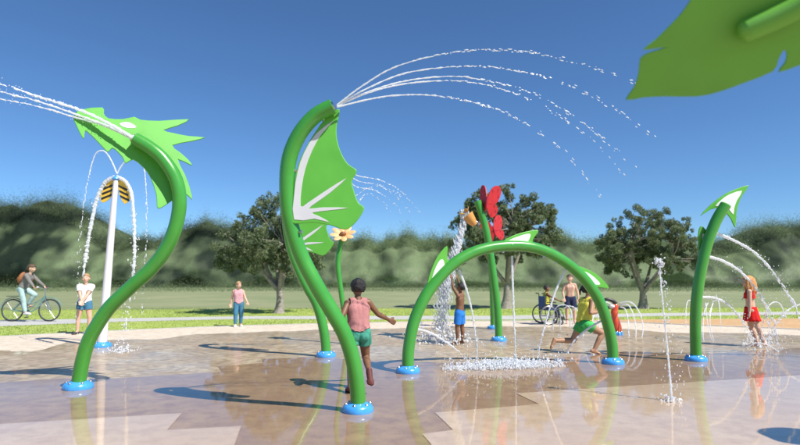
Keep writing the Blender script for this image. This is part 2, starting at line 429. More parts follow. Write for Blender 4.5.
def place_tree(bx, by, crown_px, trunk_top_py, seed, label, tr=.16, nleaf=16000, clumps=70):
    g = G(bx, by); Y = g.y; x0, x1, y0, y1 = crown_px
    a = P(x0, (y0+y1)/2, Y); b = P(x1, (y0+y1)/2, Y); top = P(bx, y0, Y); bot = P(bx, y1, Y)
    rx = (b.x-a.x)/2; rz = (top.z-bot.z)/2
    return tree((g.x, g.y, -.012), top.z, ((a.x+b.x)/2-g.x, 0, (top.z+bot.z)/2, rx, rx*.85, rz), P(bx, trunk_top_py, Y).z, tr, seed, label, nleaf, clumps=clumps)
place_tree(279, 313, (219, 322, 197, 290), 288, 11, 'tree with sparse left twigs half hidden behind the large wing spray pipe', .15, 46000, 95)
place_tree(506, 308.5, (448, 556, 190, 274), 282, 23, 'tree directly behind the green arch and the red butterflies', .19, 52000, 100)
place_tree(643, 308.5, (599, 699, 209, 288), 290, 37, 'round crowned tree standing alone right of the arch', .17, 54000, 100)

# far wood: soft edged mass of foliage beyond the meadow
def far_wood():
    nr = np.random.default_rng(9); rng = random.Random(9)
    prof = [(-700, 215), (-300, 225), (-100, 205), (0, 203), (20, 188), (50, 196), (75, 232), (110, 240), (150, 234), (200, 220), (235, 226), (300, 240), (345, 238), (400, 234), (440, 242), (500, 240),
            (560, 234), (600, 238), (650, 244), (700, 240), (735, 246), (765, 238), (790, 226), (830, 220), (1000, 230), (1500, 225)]
    dark = [(-700, .3), (-60, .2), (0, .0), (45, .0), (70, .5), (150, .55), (195, .3), (225, .1), (260, .2), (310, .55), (350, .7), (410, .75), (450, .6), (560, .6), (600, .75), (700, .6), (750, .45), (785, .42), (1000, .5), (1500, .5)]
    PX = np.linspace(-300, 1100, 281); top = np.array([P(q, interp(prof, q), 80).z for q in PX])
    top = np.convolve(np.pad(top, 5, 'edge'), np.ones(11)/11, 'valid')
    def H_(x, y): return np.interp(CX+x/80*F_PX, PX, top)+.45*np.sin(x*.37)+.95*np.abs(np.sin(x*.40+1.3+.6*np.sin(x*.11)))**.7+.6*np.abs(np.sin(x*.83+.4+.8*np.sin(x*.17)))-.95
    # natural patchwork of lighter and darker crowns
    def sst(v, a, b):
        t = min(max((v-a)/(b-a), 0), 1); return t*t*(3-2*t)
    NG = np.array([[.62*(sst(mnoise.noise(V((a*.30, b*.36, 4.2))), -.28, .28)-.5)+.42*(sst(mnoise.noise(V((a*.62, b*.7, 14.2))), -.25, .25)-.5)+.25*mnoise.noise(V((a*1.3, b*1.4, 24.2)))
                    for b in np.arange(0, 17, .4)] for a in np.arange(-116, 116, .4)])
    def D_(x, y, z):
        px = CX+x/80*F_PX; t = np.interp(px, [a for a, b in dark], [b for a, b in dark])
        fx = np.clip((x+116)/.4, 0, NG.shape[0]-2); fz = np.clip(z/.4, 0, NG.shape[1]-2); ix = fx.astype(int); iz = fz.astype(int); fx = fx-ix; fz = fz-iz
        q = (NG[ix, iz]*(1-fx)+NG[ix+1, iz]*fx)*(1-fz)+(NG[ix, iz+1]*(1-fx)+NG[ix+1, iz+1]*fx)*fz
        return t+q*.85
    # crowns standing side by side: centre, radius, how far each stands forward
    cr = []
    x = -112.
    while x < 112:
        h0 = float(H_(x, 76)); r = rng.uniform(2.4, 4.6)*(h0/8)**.5
        cr.append((x, h0-r*.72+rng.uniform(-.9, .5), r, r*rng.uniform(.8, 1.15), rng.uniform(0, 1.6)))
        cr.append((x+rng.uniform(-1.5, 1.5), max(h0*.38, 1.2)+rng.uniform(-.6, .6), r*1.1, r*.85, rng.uniform(.8, 2.4)))
        x += r*rng.uniform(.75, 1.15)
    cr = np.array(cr)
    def FY(x, z):
        b = np.zeros_like(x)-1.5
        for (a, c_, r, rz_, f) in cr:
            q = ((x-a)/r)**2+((z-c_)/rz_)**2; k = q < 1
            b[k] = np.maximum(b[k], f+2.2*np.sqrt(1-q[k])-1.2)
        return 78-b
    def UP(z, y): return 1.3+(z-1.3)*y/80
    gx = np.linspace(-110, 110, 551); gz = np.linspace(-.3, 1, 40)
    rowsv = []; ct = []
    for u in gz:
        zz = H_(gx, 76)*.93*u; yy = FY(gx, zz)
        lump = np.array([mnoise.noise(V((q*.9, zq*.9, 3.5)))+.5*mnoise.noise(V((q*2.2, zq*2.2, 9.5))) for q, zq in zip(gx, zz)])
        yy = yy-lump*.45+9*max(u, 0)**1.4; zz = UP(zz, yy)
        rowsv.append(np.stack([gx, yy, zz], 1)); ct.append(D_(gx, 76, zz)+.06*lump)
    k9 = np.ones(7)/7
    for r_ in rowsv: r_[:, 1] = np.convolve(np.pad(r_[:, 1], 3, 'edge'), k9, 'valid')
    top_ = rowsv[-1].copy(); top_[:, 1] = 100; top_[:, 2] *= .8; rowsv.append(top_); ct.append(ct[-1])
    m = len(gx); nr_ = len(rowsv)-1
    F0 = np.array([(r*m+i, r*m+i+1, (r+1)*m+i+1, (r+1)*m+i) for r in range(nr_) for i in range(m-1)]); F0 = np.concatenate([F0[:, [0, 1, 2]], F0[:, [0, 2, 3]]])
    def leaves(c, tn, s0, s1):
        n = len(c); s = nr.uniform(s0, s1, n)[:, None]
        a1 = nr.normal(size=(n, 3)); a1 /= np.linalg.norm(a1, axis=1)[:, None]
        b1 = np.cross(a1, nr.normal(size=(n, 3))); b1 /= np.linalg.norm(b1, axis=1)[:, None]
        return np.stack([c-a1*s, c+b1*s, c+a1*s*.8-b1*s*.6], 1).reshape(-1, 3), np.repeat(tn+nr.normal(0, .03, n), 3)
    n = 60000; x = nr.uniform(-80, 80, n); u = nr.random(n)**.8; z = u*H_(x, 76)*.95; y = FY(x, z)+9*u**1.4-np.abs(nr.normal(.1, .35, n)); z = UP(z, y)
    L1, T1 = leaves(np.stack([x, y, z], 1), D_(x, 76+0*x, z)+.15, .03, .06)
    n = 520000; x = nr.uniform(-84, 84, n); y = nr.uniform(82, 91, n); H = H_(x, 76)
    cl = .55*np.sin(x*2.1+y*.9)+.45*np.sin(x*1.13+1.7*np.sin(y*.7))
    z = H*.84+np.abs(nr.normal(0, 1, n))*(.8+.2*cl)*1.2*(H/9)**.5-.3; z = UP(z, y)
    L2, T2 = leaves(np.stack([x, y, z], 1), D_(x, 76+0*x, z)+.18, .04, .075)  # treetop fringe: lighter tint painted in to make up for leaf self-shadow
    n = 110000; x = nr.uniform(-80, 80, n); u = nr.random(n)**.6; y = 52+24*u; z = np.abs(nr.normal(0, 1, n))*.06+u**3*np.abs(nr.normal(0, .8, n))
    L3, T3 = leaves(np.stack([x, y, z], 1), .75+0*x-.15*u, .03, .06)
    vv = np.concatenate([L1, L2, L3]); tv = np.concatenate([T1, T2, T3]); nl_ = len(vv)//3
    cv = np.concatenate(rowsv); F = np.concatenate([F0, np.arange(nl_*3).reshape(-1, 3)+len(cv)])
    ob = npmesh('far_wood', np.concatenate([cv, vv]), F, leafmat('far_foliage', (.026, .042, .025), (.235, .31, .155), transl=.4), np.clip(np.concatenate([np.concatenate(ct), tv]), 0, 1))
    ob.data.polygons.foreach_set('use_smooth', np.arange(len(F)) < len(F0))
    tag(ob, 'soft distant mass of green trees beyond the meadow', 'woods', kind='stuff')
far_wood()

# ------------------------------------------------------------------ splash pad features
def collar(base, parent, r=.075):
    m = MB(); c = V((base[0], base[1], 0))
    prof = [(r*1.05, -.01), (r*1.95, -.01), (r*2.05, .015), (r*2.0, .05), (r*1.75, .075), (r*1.3, .085), (r*1.0, .10), (r*.98, .02)]
    m.lathe(prof, c, 36); o = m.build('base_collar', BLUE, parent)
    for k in range(6):
        a = k*math.pi/3+.3; mm = MB(); q = c+V((math.cos(a)*r*1.6, math.sin(a)*r*1.6, .072))
        mm.lathe([(.014, 0), (.016, .012), (.012, .018), (.003, .02)], q, 10); mm.build('bolt', STEEL, o)
    return o

def panel(name, px, p0, n, th, m, parent, sm=0, bevel=.006, off=0):
    n = V(n).normalized(); p0 = V(p0)
    pts = [onplane(x, y, p0, n) for x, y in px]
    if sm: pts = spline(pts, sm, True)
    if off: pts = [p+n*off for p in pts]
    return MB().prism(pts, n, th).build(name, m, parent, smooth=False, bevel=bevel)
def Z(pts, ox, oy, f): return [(ox+x/f, oy+y/f) for x, y in pts]

def pipepath(px, Ys):
    n = len(px)
    if isinstance(Ys, (int, float)): Ys = [Ys]*n
    elif len(Ys) == 2: Ys = [Ys[0]+(Ys[1]-Ys[0])*i/(n-1) for i in range(n)]
    pts = [P(x, y, Yy) for (x, y), Yy in zip(px, Ys)]
    pts[0].z = -.02
    return spline(pts, 8)

# left dragon
gb_ = G(78, 389); Y0 = gb_.y
t = empty('dragon_spray_pipe', (gb_.x, gb_.y, 0)); tag(t, 'tall curved green pipe with flat dragon head panel spraying water, far left', 'spray pipe')
path = pipepath([(78, 389), (81, 368), (87, 345), (96, 327), (110, 307), (130, 288), (150, 270), (166, 249), (176, 225), (179.5, 200), (175, 178), (163, 159), (149, 147), (135, 139)], (Y0, Y0-.35))
MB().tube(path, .081, 22).build('pipe', GREEN_PIPE, t)
collar((gb_.x, gb_.y), t, .081)
e = path[-1]; dd = (path[-1]-path[-3]).normalized()
MB().tube([e-dd*.005, e+dd*.03], .05, 16).build('nozzle', STEEL, t)
hn0 = V((.42, -.88, .22)).normalized(); hn = hn0; hp = path[-1].lerp(path[-30], .5)-hn0*.098
head = Z([(46, 92), (68, 68), (145, 60), (150, 80), (165, 97), (215, 100), (255, 92), (275, 102), (340, 106), (442, 100), (405, 122), (355, 138), (390, 148), (440, 158), (498, 163), (450, 176), (385, 190), (410, 213),
          (438, 238), (452, 260), (404, 238), (428, 290), (446, 340), (452, 377), (425, 352), (385, 378), (345, 405), (332, 400), (330, 360), (310, 300), (285, 265), (250, 238), (225, 252), (215, 232), (195, 210), (178, 199), (165, 213),
          (150, 200), (120, 168), (95, 145), (86, 141), (82, 167), (72, 155), (55, 120)], 60, 90, 3.425)
panel('head_panel', head, hp, hn, .02, GREEN_PANEL, t, 2)
panel('eye', Z([(204, 116), (228, 111), (246, 116), (262, 129), (240, 132), (216, 127)], 60, 90, 3.425), hp, hn, .028, WHITE_PANEL, t, 2, .002)
for q in (4, 22):
    c = path[-q]; MB().tube([c, c-hn*(c-hp).dot(hn)], .018, 10).build('bracket', STEEL, t)
DRAGON_TIP = e

# wings
def wing(base_px, px, Ys, outline, veins, yoff, label, r=.075, panelY=None, nrm=(0, -1, 0)):
    g = G(*base_px); t = empty('wing_spray_pipe', (g.x, g.y, 0)); tag(t, label, 'spray pipe', 'pair of dragon wing spray pipes')
    pth = pipepath(px, Ys); MB().tube(pth, r, 22).build('pipe', GREEN_PIPE, t); collar((g.x, g.y), t, r)
    e = pth[-1]; dd = (pth[-1]-pth[-3]).normalized(); MB().tube([e-dd*.005, e+dd*.012], .045, 16).build('nozzle', STEEL, t)
    p0 = V((0, panelY, 0)); w_ = panel('wing_panel', outline, p0, nrm, .02, GREEN_PANEL, t, 3)
    panel('rib_inlay', veins, p0, nrm, .027, GREY_PANEL, w_, 2, .002)
    for q in (10, 28, 44):
        c = pth[-q]; MB().tube([c, c+V((.10, panelY-c.y, 0))], .014, 8).build('bracket', STEEL, t)
    return t, e
wo_ = Z([(172, 48), (165, 90), (166, 122), (176, 155), (193, 183), (215, 200), (203, 225), (208, 250), (218, 278), (233, 292), (222, 315), (205, 335), (185, 346), (150, 335), (105, 328), (60, 331), (54, 315), (58, 260), (65, 200), (85, 150), (115, 100), (145, 62)], 270, 90, 2.475)
wv_ = Z([(158, 76), (128, 109), (105, 150), (88, 195), (79, 240), (76, 288), (92, 281), (130, 255), (190, 218), (150, 254), (115, 279), (97, 294), (130, 291), (195, 292), (150, 298), (105, 304), (120, 312), (148, 328), (110, 319), (60, 321), (60, 262), (68, 205), (85, 155), (115, 108)], 270, 90, 2.475)
g1 = G(358, 412)
W1, WT1 = wing((358, 412), [(358, 412), (357.5, 390), (353, 360), (344, 333), (331, 310), (315, 283), (300, 253), (290, 220), (287, 190), (289, 160), (299, 135), (315, 116), (333, 106)], (g1.y, g1.y-.35),
               wo_, wv_, 0, 'large front green pipe with bat wing panel, its blue collar nearest the camera', .075, g1.y-.26)
g2 = G(326, 357); sc = .60
def sc2(pts): return [(326+(x-358)*sc*.98+4, 357+(y-412)*sc*1.0+4) for x, y in pts]
lower2 = [(x, y+4) for x, y in sc2(wo_)]
W2, WT2 = wing((326, 357), [(326, 357), (325.5, 343), (322, 322), (316, 303), (307, 287), (298, 268), (291, 248), (287, 226), (287, 206), (291, 188), (299, 174), (309, 165), (320, 160)], (g2.y, g2.y+.1),
               lower2, [(x, y+4) for x, y in sc2(wv_)], 0, 'smaller looking rear green pipe with bat wing, behind the large wing pipe', .08, g2.y-.02)

# arch body with fins
ga = G(408, 373); gb2 = G(613, 364)
t = empty('arch_spray_pipe', ((ga.x+gb2.x)/2, (ga.y+gb2.y)/2, 0)); tag(t, 'green serpent body arch with three fins and two blue collars', 'spray arch')
apx = [(408, 373), (408.5, 350), (414, 322), (425, 297), (439, 278), (456, 262), (477, 251), (503, 246), (531, 247), (556, 256.5), (580, 274.5), (597, 297), (607, 322), (612, 345), (613, 364)]
cum = [0]
for (a, b), (c, d) in zip(apx, apx[1:]): cum.append(cum[-1]+abs(c-a))
AY = [ga.y+(gb2.y-ga.y)*c/cum[-1] for c in cum]
pth = pipepath(apx, AY); pth[-1].z = -.02
MB().tube(pth, .082, 22).build('pipe', GREEN_PIPE, t)
collar((ga.x, ga.y), t, .082); collar((gb2.x, gb2.y), t, .082)
an = V((gb2.y-ga.y, -(gb2.x-ga.x), 0)).normalized(); ap = V((ga.x, ga.y, 0))
for out, inl in (([(424, 297), (427, 285), (430, 273), (437, 257), (447, 246), (447, 258), (450, 266), (440, 280), (430, 293)], [(431, 283), (434, 271), (439, 261), (443, 260), (444, 267), (438, 275)]),
                 ([(495, 247), (503, 241), (517, 234), (538, 230), (533, 239), (530, 248), (512, 249)], [(507, 241.5), (518, 236.5), (530, 234), (526, 243), (515, 243)]),
                 ([(572, 268), (578, 266), (596, 274), (609, 288), (598, 287), (590, 289), (581, 279)], [(582, 271), (591, 275), (600, 284), (593, 284), (587, 278)])):
    f_ = panel('fin', out, ap, an, .02, GREEN_PANEL, t, 3); panel('fin_inlay', inl, ap, an, .027, WHITE_PANEL, f_, 3, .002)
for i in (40, 44, 56, 68, 72):
    c = pth[i]; MB().lathe([(.012, -.105), (.02, -.10), (.02, -.07)], c, 10).build('nozzle', STEEL, t)
ARCH = pth

# tail
g = G(696, 361); YT = g.y
t = empty('tail_spray_pipe', (g.x, g.y, 0)); tag(t, 'green pipe ending in an arrowhead tail panel, right of the arch', 'spray pipe')
pth = pipepath([(696, 361), (695.5, 340), (695.5, 318), (697, 296), (701, 270), (707.5, 243), (716, 221), (725.5, 205)], (YT, YT-.25))
MB().tube(pth, .082, 22).build('pipe', GREEN_PIPE, t); collar((g.x, g.y), t, .082)
e = pth[-1]; dd = (pth[-1]-pth[-3]).normalized(); MB().lathe([(.081, 0), (.078, .012), (.06, .02), (.002, .022)], e, 22, dd.to_track_quat('Z', 'Y').to_matrix()).build('end_cap', GREEN_DARK, t)
TO = Z([(100, 228), (150, 172), (220, 120), (270, 97), (340, 75), (308, 125), (290, 165), (279, 210), (273, 285), (255, 250), (238, 225), (200, 190), (150, 196)], 680, 170, 4.95)
TI = Z([(172, 180), (200, 150), (240, 122), (305, 103), (280, 150), (266, 190), (262, 222), (240, 196), (205, 178)], 680, 170, 4.95)
tp0 = V((0, YT-.12, 0)); f_ = panel('arrowhead', TO, tp0, (0, -1, 0), .022, GREEN_PANEL, t, 2); panel('arrow_inlay', TI, tp0, (0, -1, 0), .03, WHITE_PANEL, f_, 2, .002)
f_ = panel('fin', Z([(92, 300), (104, 277), (122, 290), (133, 315), (128, 400), (108, 445), (95, 430), (89, 350)], 680, 170, 4.95), tp0, (0, -1, 0), .022, GREEN_DARK, t, 2)
panel('fin_inlay', Z([(110, 318), (122, 322), (131, 340), (120, 400), (109, 405)], 680, 170, 4.95), tp0, (0, -1, 0), .03, WHITE_PANEL, f_, 2, .002)

# big leaf overhead
LY = 2.75
t = empty('leaf_spray_pipe', (3.0, 2.3, 0)); tag(t, 'large green notched leaf panel overhead at the upper right corner', 'spray pipe')
n = V((-.2, -1, -.62)).normalized(); p0 = P(700, 50, LY)
LO = Z([(335, 0), (300, 50), (250, 103), (205, 147), (160, 183), (205, 180), (248, 174), (190, 192), (150, 214), (143, 268), (127, 322), (95, 370), (160, 361), (240, 357), (360, 357), (440, 340), (530, 308), (640, 264), (660, 222), (681, 184), (692, 200), (686, 232),
        (662, 267), (742, 240), (880, 190), (1010, 90), (1080, -60), (1000, -220), (800, -280), (560, -230), (400, -90)], 600, 0, 3.71)
panel('leaf_panel', LO, p0, n, .014, mat('leaf_panel_green', (.15, .42, .05), .5, var=.08, scale=2.5, bump=.05, bscale=80), t, 2, .004)
a = onplane(742, 29, p0, n)+n*.062; b = onplane(800, 1, p0, n)+n*.075; c = onplane(880, -55, p0, n)+n*.10
MB().tube(spline([a, b, c, V((2.5, 2.0, 2.6)), V((2.95, 2.2, 1.9)), V((3.05, 2.3, 1.0)), V((3.0, 2.3, 0))], 8), .055, 20).build('pipe', mat('leaf_panel_green', (0,0,0)), t)
dr = (a-b).normalized(); MB().lathe([(.0548, -.004), (.052, .012), (.038, .028), (.018, .036), (.001, .038)], a, 20, dr.to_track_quat('Z', 'Y').to_matrix()).build('end_cap', mat('leaf_panel_green', (0,0,0)), t)
for q in (a.lerp(b, .3), b): MB().tube([q, q-n*.08], .012, 8).build('bolt', STEEL, t)
collar((3.0, 2.3), t, .06)
# off-frame sister leaf whose shadow lies at the lower right
sh = G(797, 437); zz = 1.9; L3 = sd*(zz/sd.z); c3 = V((sh.x, sh.y, 0))+L3
t = empty('leaf_spray_post', (c3.x+.5, c3.y-.3, 0)); tag(t, 'green leaf post just outside the right edge, its shadow at lower right', 'spray post')
lf = [c3+V((.34*math.cos(k*.5236)*(1+.1*math.cos(3*k*.5236)), .26*math.sin(k*.5236), .06*math.cos(k*.5236))) for k in range(12)]
MB().prism(spline(lf, 3, True), (0, 0, 1), .015).build('leaf_panel', GREEN_PANEL, t, smooth=False)
MB().tube(spline([V((c3.x+.5, c3.y-.3, -.02)), V((c3.x+.5, c3.y-.3, 1.2)), V((c3.x+.3, c3.y-.15, 1.75)), c3-V((0, 0, .02))], 6), .04, 16).build('pipe', GREEN_PIPE, t)

# flower behind the wings
g = V((P(347, 300, 11.3).x, 11.3, 0))
t = empty('flower_spray_post', (g.x, g.y, 0)); tag(t, 'slim green flower stem with peach petals below the large wing', 'flower post')
MB().tube(spline([V((g.x, g.y, -.02)), P(345, 320, 11.3), P(341, 292, 11.3), P(338, 265, 11.3), P(340, 247, 11.3), P(343, 238, 11.3)], 6), .052, 14).build('stem', GREEN_PIPE, t)
collar((g.x, g.y), t, .055)
fc = P(343, 235, 11.3)
for k in range(8):
    a = k*math.pi/4+.2; FT = Matrix.Rotation(R(45), 3, 'X'); d0 = V((math.cos(a), math.sin(a), .22)).normalized(); d = FT@d0; q = FT@d0.to_track_quat('X', 'Z').to_matrix()
    MB().ell(fc+d*.16, (.11, .06, .015), q, 12, 6).build('petal', PEACH, t)
MB().ell(fc+V((0, -.03, .02)), (.07, .07, .05)).build('flower_centre', mat('brown_centre', (.25, .1, .03)), t)

# wasp pole
g = G(101.5, 347); YW = g.y
t = empty('bee_spray_pole', (g.x, g.y, 0)); tag(t, 'tall tapered white pole topped with yellow and black striped bee wings', 'spray pole')
top = P(116, 179, YW)
MB().tube([V((g.x, g.y, -.02)), top], [.088, .046], 22).build('pole', POLEW, t); collar((g.x, g.y), t, .088)
MB().lathe([(.05, -.03), (.07, 0), (.06, .035), (.03, .06), (.002, .065)], top, 20).build('cap', BLUE, t)
BEEP = V((0, YW+.03, 0))
for out in (Z([(140, 243), (143, 205), (162, 178), (188, 168), (188, 200), (172, 232), (152, 247)], 60, 130, 3.42), Z([(200, 170), (222, 180), (238, 205), (239, 235), (222, 253), (208, 232), (201, 205)], 60, 130, 3.42)):
    w_ = panel('bee_wing', out, BEEP, (0, -1, 0), .02, YELLOW, t, 2, .002)
    cx_ = sum(p[0] for p in out)/len(out); left = cx_ < 115
    ys = [p[1] for p in out]; xs = [p[0] for p in out]
    for k in range(3):
        yy = min(ys)+(max(ys)-min(ys))*(.34+.21*k); hw = (max(xs)-min(xs))*.40; s_ = (1 if left else -1)
        cxk = cx_+(-.8 if left else .8)*(k-1)
        pts = [(cxk-hw, yy+s_*2.2-1), (cxk+hw, yy-s_*2.2-1), (cxk+hw*.95, yy-s_*2.2+1.1), (cxk-hw*.95, yy+s_*2.2+1.1)]
        panel('stripe', pts, BEEP, (0, -1, 0), .028, BLACK, w_, 0, 0)

# butterflies
def butterfly(center, s, parent, m, m2, yaw=0, roll=0, fold_=38):
    """two pairs of perforated wings and a body"""
    rot = Matrix.Rotation(yaw, 3, 'Z') @ Matrix.Rotation(roll, 3, 'Y')
    up = [(0.02, -.02), (.06, .35), (.20, .66), (.42, .84), (.64, .82), (.74, .62), (.70, .34), (.56, .08), (.3, -.03)]
    lo = [(0.02, .02), (.24, -.01), (.48, 0), (.62, -.14), (.62, -.36), (.48, -.56), (.30, -.60), (.14, -.42), (.03, -.18)]
    for sx in (-1, 1):
        fold = Matrix.Rotation(sx*R(fold_), 3, 'Z')
        for nm, ol in (('upper_wing', up), ('lower_wing', lo)):
            pts = [center+rot@(fold@V((x*sx*s, 0, z*s))) for x, z in ol]
            nn = rot@(fold@V((0, -1, 0)))
            w_ = MB().prism(spline(pts, 3, True), nn, .018).build(nm, m, parent, smooth=False)
            cx_ = sum((p for p in pts), V((0, 0, 0)))/len(pts)
            for q in range(3):
                a = pts[2+2*q].lerp(cx_, .35); ring = [a+rot@(fold@V((math.cos(k*.785)*.035*s, 0, math.sin(k*.785)*.075*s))) for k in range(8)]
                MB().prism(ring, nn, .024).build('wing_spot', m2, w_, smooth=False)
    MB().ell(center, (.035*s*1.3, .04*s*1.3, .34*s), rot).build('insect_body', m2, parent)
g = G(499, 341); YB = g.y
t = empty('butterfly_spray_post', (g.x, g.y, 0)); tag(t, 'front green post leaning left with upper red butterfly and orange tipping bucket', 'butterfly post', 'butterfly posts')
pth = pipepath([(499, 341), (497.5, 310), (494, 280), (490, 252), (485, 226), (477.5, 201)], YB)
MB().tube(pth, .078, 18).build('pipe', GREEN_PIPE, t); collar((g.x, g.y), t, .078)
butterfly(P(486.5, 203, YB-.12), .47, t, RED, DKRED, R(-22), R(6), 50)
bc = P(471, 220, YB); BK = Matrix.Rotation(R(-38), 3, 'Y')
MB().lathe([(.05, -.14), (.09, -.06), (.12, .05), (.14, .13), (.125, .13), (.105, .05), (.075, -.05), (.03, -.11)], bc, 18, BK).build('tipping_bucket', ORANGE, t)
MB().tube([bc, P(484, 224, YB)], .02, 8).build('bucket_axle', STEEL, t)
for k in range(5):
    a = k*1.257; d = BK@V((math.cos(a), math.sin(a), .8)).normalized()
    MB().ell(bc+BK@V((0, 0, .15))+d*.09, (.09, .05, .012), d.to_track_quat('X', 'Z').to_matrix(), 10, 5).build('petal', YELLOW if k % 2 else ORANGE, t)
BUCKET = bc+BK@V((0, 0, .2))
g = G(493.5, 329); YB2 = g.y
t = empty('butterfly_spray_post', (g.x, g.y, 0)); tag(t, 'rear green post with the lower red butterfly, partly hidden by the front post', 'butterfly post', 'butterfly posts')
pth = pipepath([(493.5, 329), (493, 305), (492, 280), (490.5, 258), (490, 240)], YB2)
MB().tube(pth, .078, 16).build('pipe', GREEN_PIPE, t); collar((g.x, g.y), t, .078)
butterfly(P(494, 231, YB2-.15), .44, t, RED, DKRED, R(12), R(-14), 12)

# seahorse-like red post
g = G(616.5, 335); YS = g.y
t = empty('seahorse_spray_post', (g.x, g.y, 0)); tag(t, 'small orange red curved spray figure on a blue base behind the arch', 'spray figure')
MB().tube(spline([P(617, 334.6, YS), P(616.5, 326, YS), P(614.5, 317, YS), P(614.5, 310, YS), P(616, 304, YS)], 6), [q_*.72 for q_ in [.05, .09, .13, .145, .15, .15, .145, .14, .13, .125, .12, .11, .10, .10, .105, .11, .11, .10, .10, .10, .10, .10, .09, .08, .06]][:25], 16).build('figure_body', mat('orange_red', (.62, .07, .02), .35, coat=.4, var=.15, scale=10), t)
MB().tube(spline([P(616, 304, YS), P(612, 300.5, YS), P(606, 299.5, YS), P(603.5, 302, YS)], 5), [.05, .03], 10).build('hook', BLACK, t)
MB().ell(P(612.5, 306.5, YS), (.08, .07, .05)).build('muzzle', WHITE_PANEL, t)
collar((g.x, g.y), t, .07)

# ------------------------------------------------------------------ water
def jet(name, px, Y, r=.012, seed=0, brk=.35, spread=.02, dens=1.0, label=None, cat='water jet', group=None, drops=True, bead=1.0, fade=0.0, parent=None):
    """ballistic stream: a rod that necks and breaks into stretched drops"""
    rng = random.Random(seed)
    if not isinstance(px[0], V):
        n = len(px); Ys = [Y]*n if isinstance(Y, (int, float)) else [Y[0]+(Y[1]-Y[0])*i/(n-1) for i in range(n)]
        pts = [P(a, b, y) for (a, b), y in zip(px, Ys)]
    else: pts = px
    pth = spline(pts, 10); L = [0]
    for a, b in zip(pth, pth[1:]): L.append(L[-1]+(b-a).length)
    tot = L[-1]; mb = MB()
    def at(s):
        s = min(max(s, 0), tot*.9999)
        i = max(k for k in range(len(L)) if L[k] <= s); i = min(i, len(pth)-2)
        f = (s-L[i])/max(L[i+1]-L[i], 1e-6); return pth[i].lerp(pth[i+1], f), (pth[i+1]-pth[i]).normalized()
    # solid part, broken into threads of uneven length
    s = 0.0
    m = max(6, int(tot*brk/.022)); q = [at(tot*brk*k/m)[0] for k in range(m+1)]
    q = [p+V((rng.gauss(0, 1), rng.gauss(0, 1), rng.gauss(0, 1)))*r*.14*(.2+k/m) for k, p in enumerate(q)]
    mb.tube(q, [r*(1-.35*k/m)*(1+(.12+.38*k/m)*rng.uniform(-1, 1))*(1 if k < m-2 else .5) for k in range(m+1)], 7)
    s = tot*brk
    while s < tot:
        u = (s-tot*brk)/(tot*(1-brk)+1e-6)
        if rng.random() > fade*u:
            p, d = at(s); sp = spread*(.25+u)
            for _ in range(1 if rng.random() < .6 else 2):
                o = V((rng.gauss(0, 1), rng.gauss(0, 1), rng.gauss(0, 1)))*sp*.6
                mb.drop(p+o, r*bead*rng.uniform(.28, .72), d, rng.uniform(1.8, 5.0)*(1.2-.4*u))
        s += r*rng.uniform(1.6, 4.2)/dens*(1+1.2*u*(1 if fade else 0))
    if drops:
        for _ in range(int(tot*24*dens)):
            u = rng.random(); p, d = at(tot*u); o = V((rng.gauss(0, 1), rng.gauss(0, 1), rng.gauss(0, 1)))*spread*(.5+2*u)
            mb.drop(p+o, r*rng.uniform(.15, .38))
    o = mb.build(name, WATER, parent)
    if parent is None: tag(o, label, cat, group)
    return o

Yw = g1.y-.35
F1 = [[(337, 105), (365, 84), (400, 65), (455, 52), (510, 50), (560, 58), (620, 77), (650, 92)],
      [(337, 105), (370, 87), (410, 72), (470, 66), (520, 71), (560, 82), (610, 105), (655, 137)],
      [(337, 106), (370, 91), (410, 80), (460, 76.5), (510, 86), (550, 101), (595, 132), (640, 170)],
      [(337, 106), (370, 92), (410, 83), (460, 81), (505, 90), (545, 107), (590, 138), (625, 175)],
      [(337, 107), (370, 99), (400, 95), (440, 96), (490, 107), (530, 126), (570, 158), (606, 205)]]
nm = ['topmost', 'second from top', 'middle', 'fourth from top', 'lowest and shortest']
for i, f in enumerate(F1):
    jet('water_stream', f, (Yw, Yw+[-.1, .3, .6, .9, .2][i]), .0085, 100+i, .34, .018, 1.3, f'{nm[i]} white water arc thrown right from the large wing pipe tip', 'water jet', 'arcs from the large wing pipe', fade=.6, drops=False)
F2 = [[(323, 160), (340, 163), (356, 175), (380, 180), (400, 191), (422, 214)],
      [(323, 160), (340, 165), (356, 180), (378, 185), (396, 196), (412, 214)],
      [(323, 161), (340, 170), (355, 186), (374, 190), (390, 200), (402, 214)],
      [(323, 161), (340, 174), (352, 196), (366, 189), (384, 186), (404, 198)],
      [(323, 162), (340, 178), (355, 202), (366, 194), (378, 198), (390, 212)]]
for i, f in enumerate(F2):
    jet('water_stream', f, (g2.y+.1, g2.y+.5), .010, 120+i, .45, .02, 1.1, ['highest and longest', 'second highest', 'middle', 'crossing upper', 'lowest crossing'][i]+' thin spray arc emerging right of the large wing panel edge', 'water jet', 'arcs from the rear wing pipe', fade=.3, drops=False)
DY = DRAGON_TIP.y
for i, (f, r_) in enumerate(([[(133, 138), (110, 124), (80, 110), (40, 97), (0, 84), (-60, 72)], .020], [[(133, 139), (110, 127), (78, 115), (40, 102), (0, 92), (-60, 84)], .015], [[(133, 139), (105, 126), (74, 117), (40, 107), (0, 99), (-60, 93)], .013])):
    jet('water_stream', f, (DY-.06, DY-.3), r_, 140+i, .55, .018, 1.4, ['uppermost thick', 'middle', 'lowest thin'][i]+' water stream shooting left from the dragon mouth', 'water jet', 'streams from the dragon head', bead=.9)

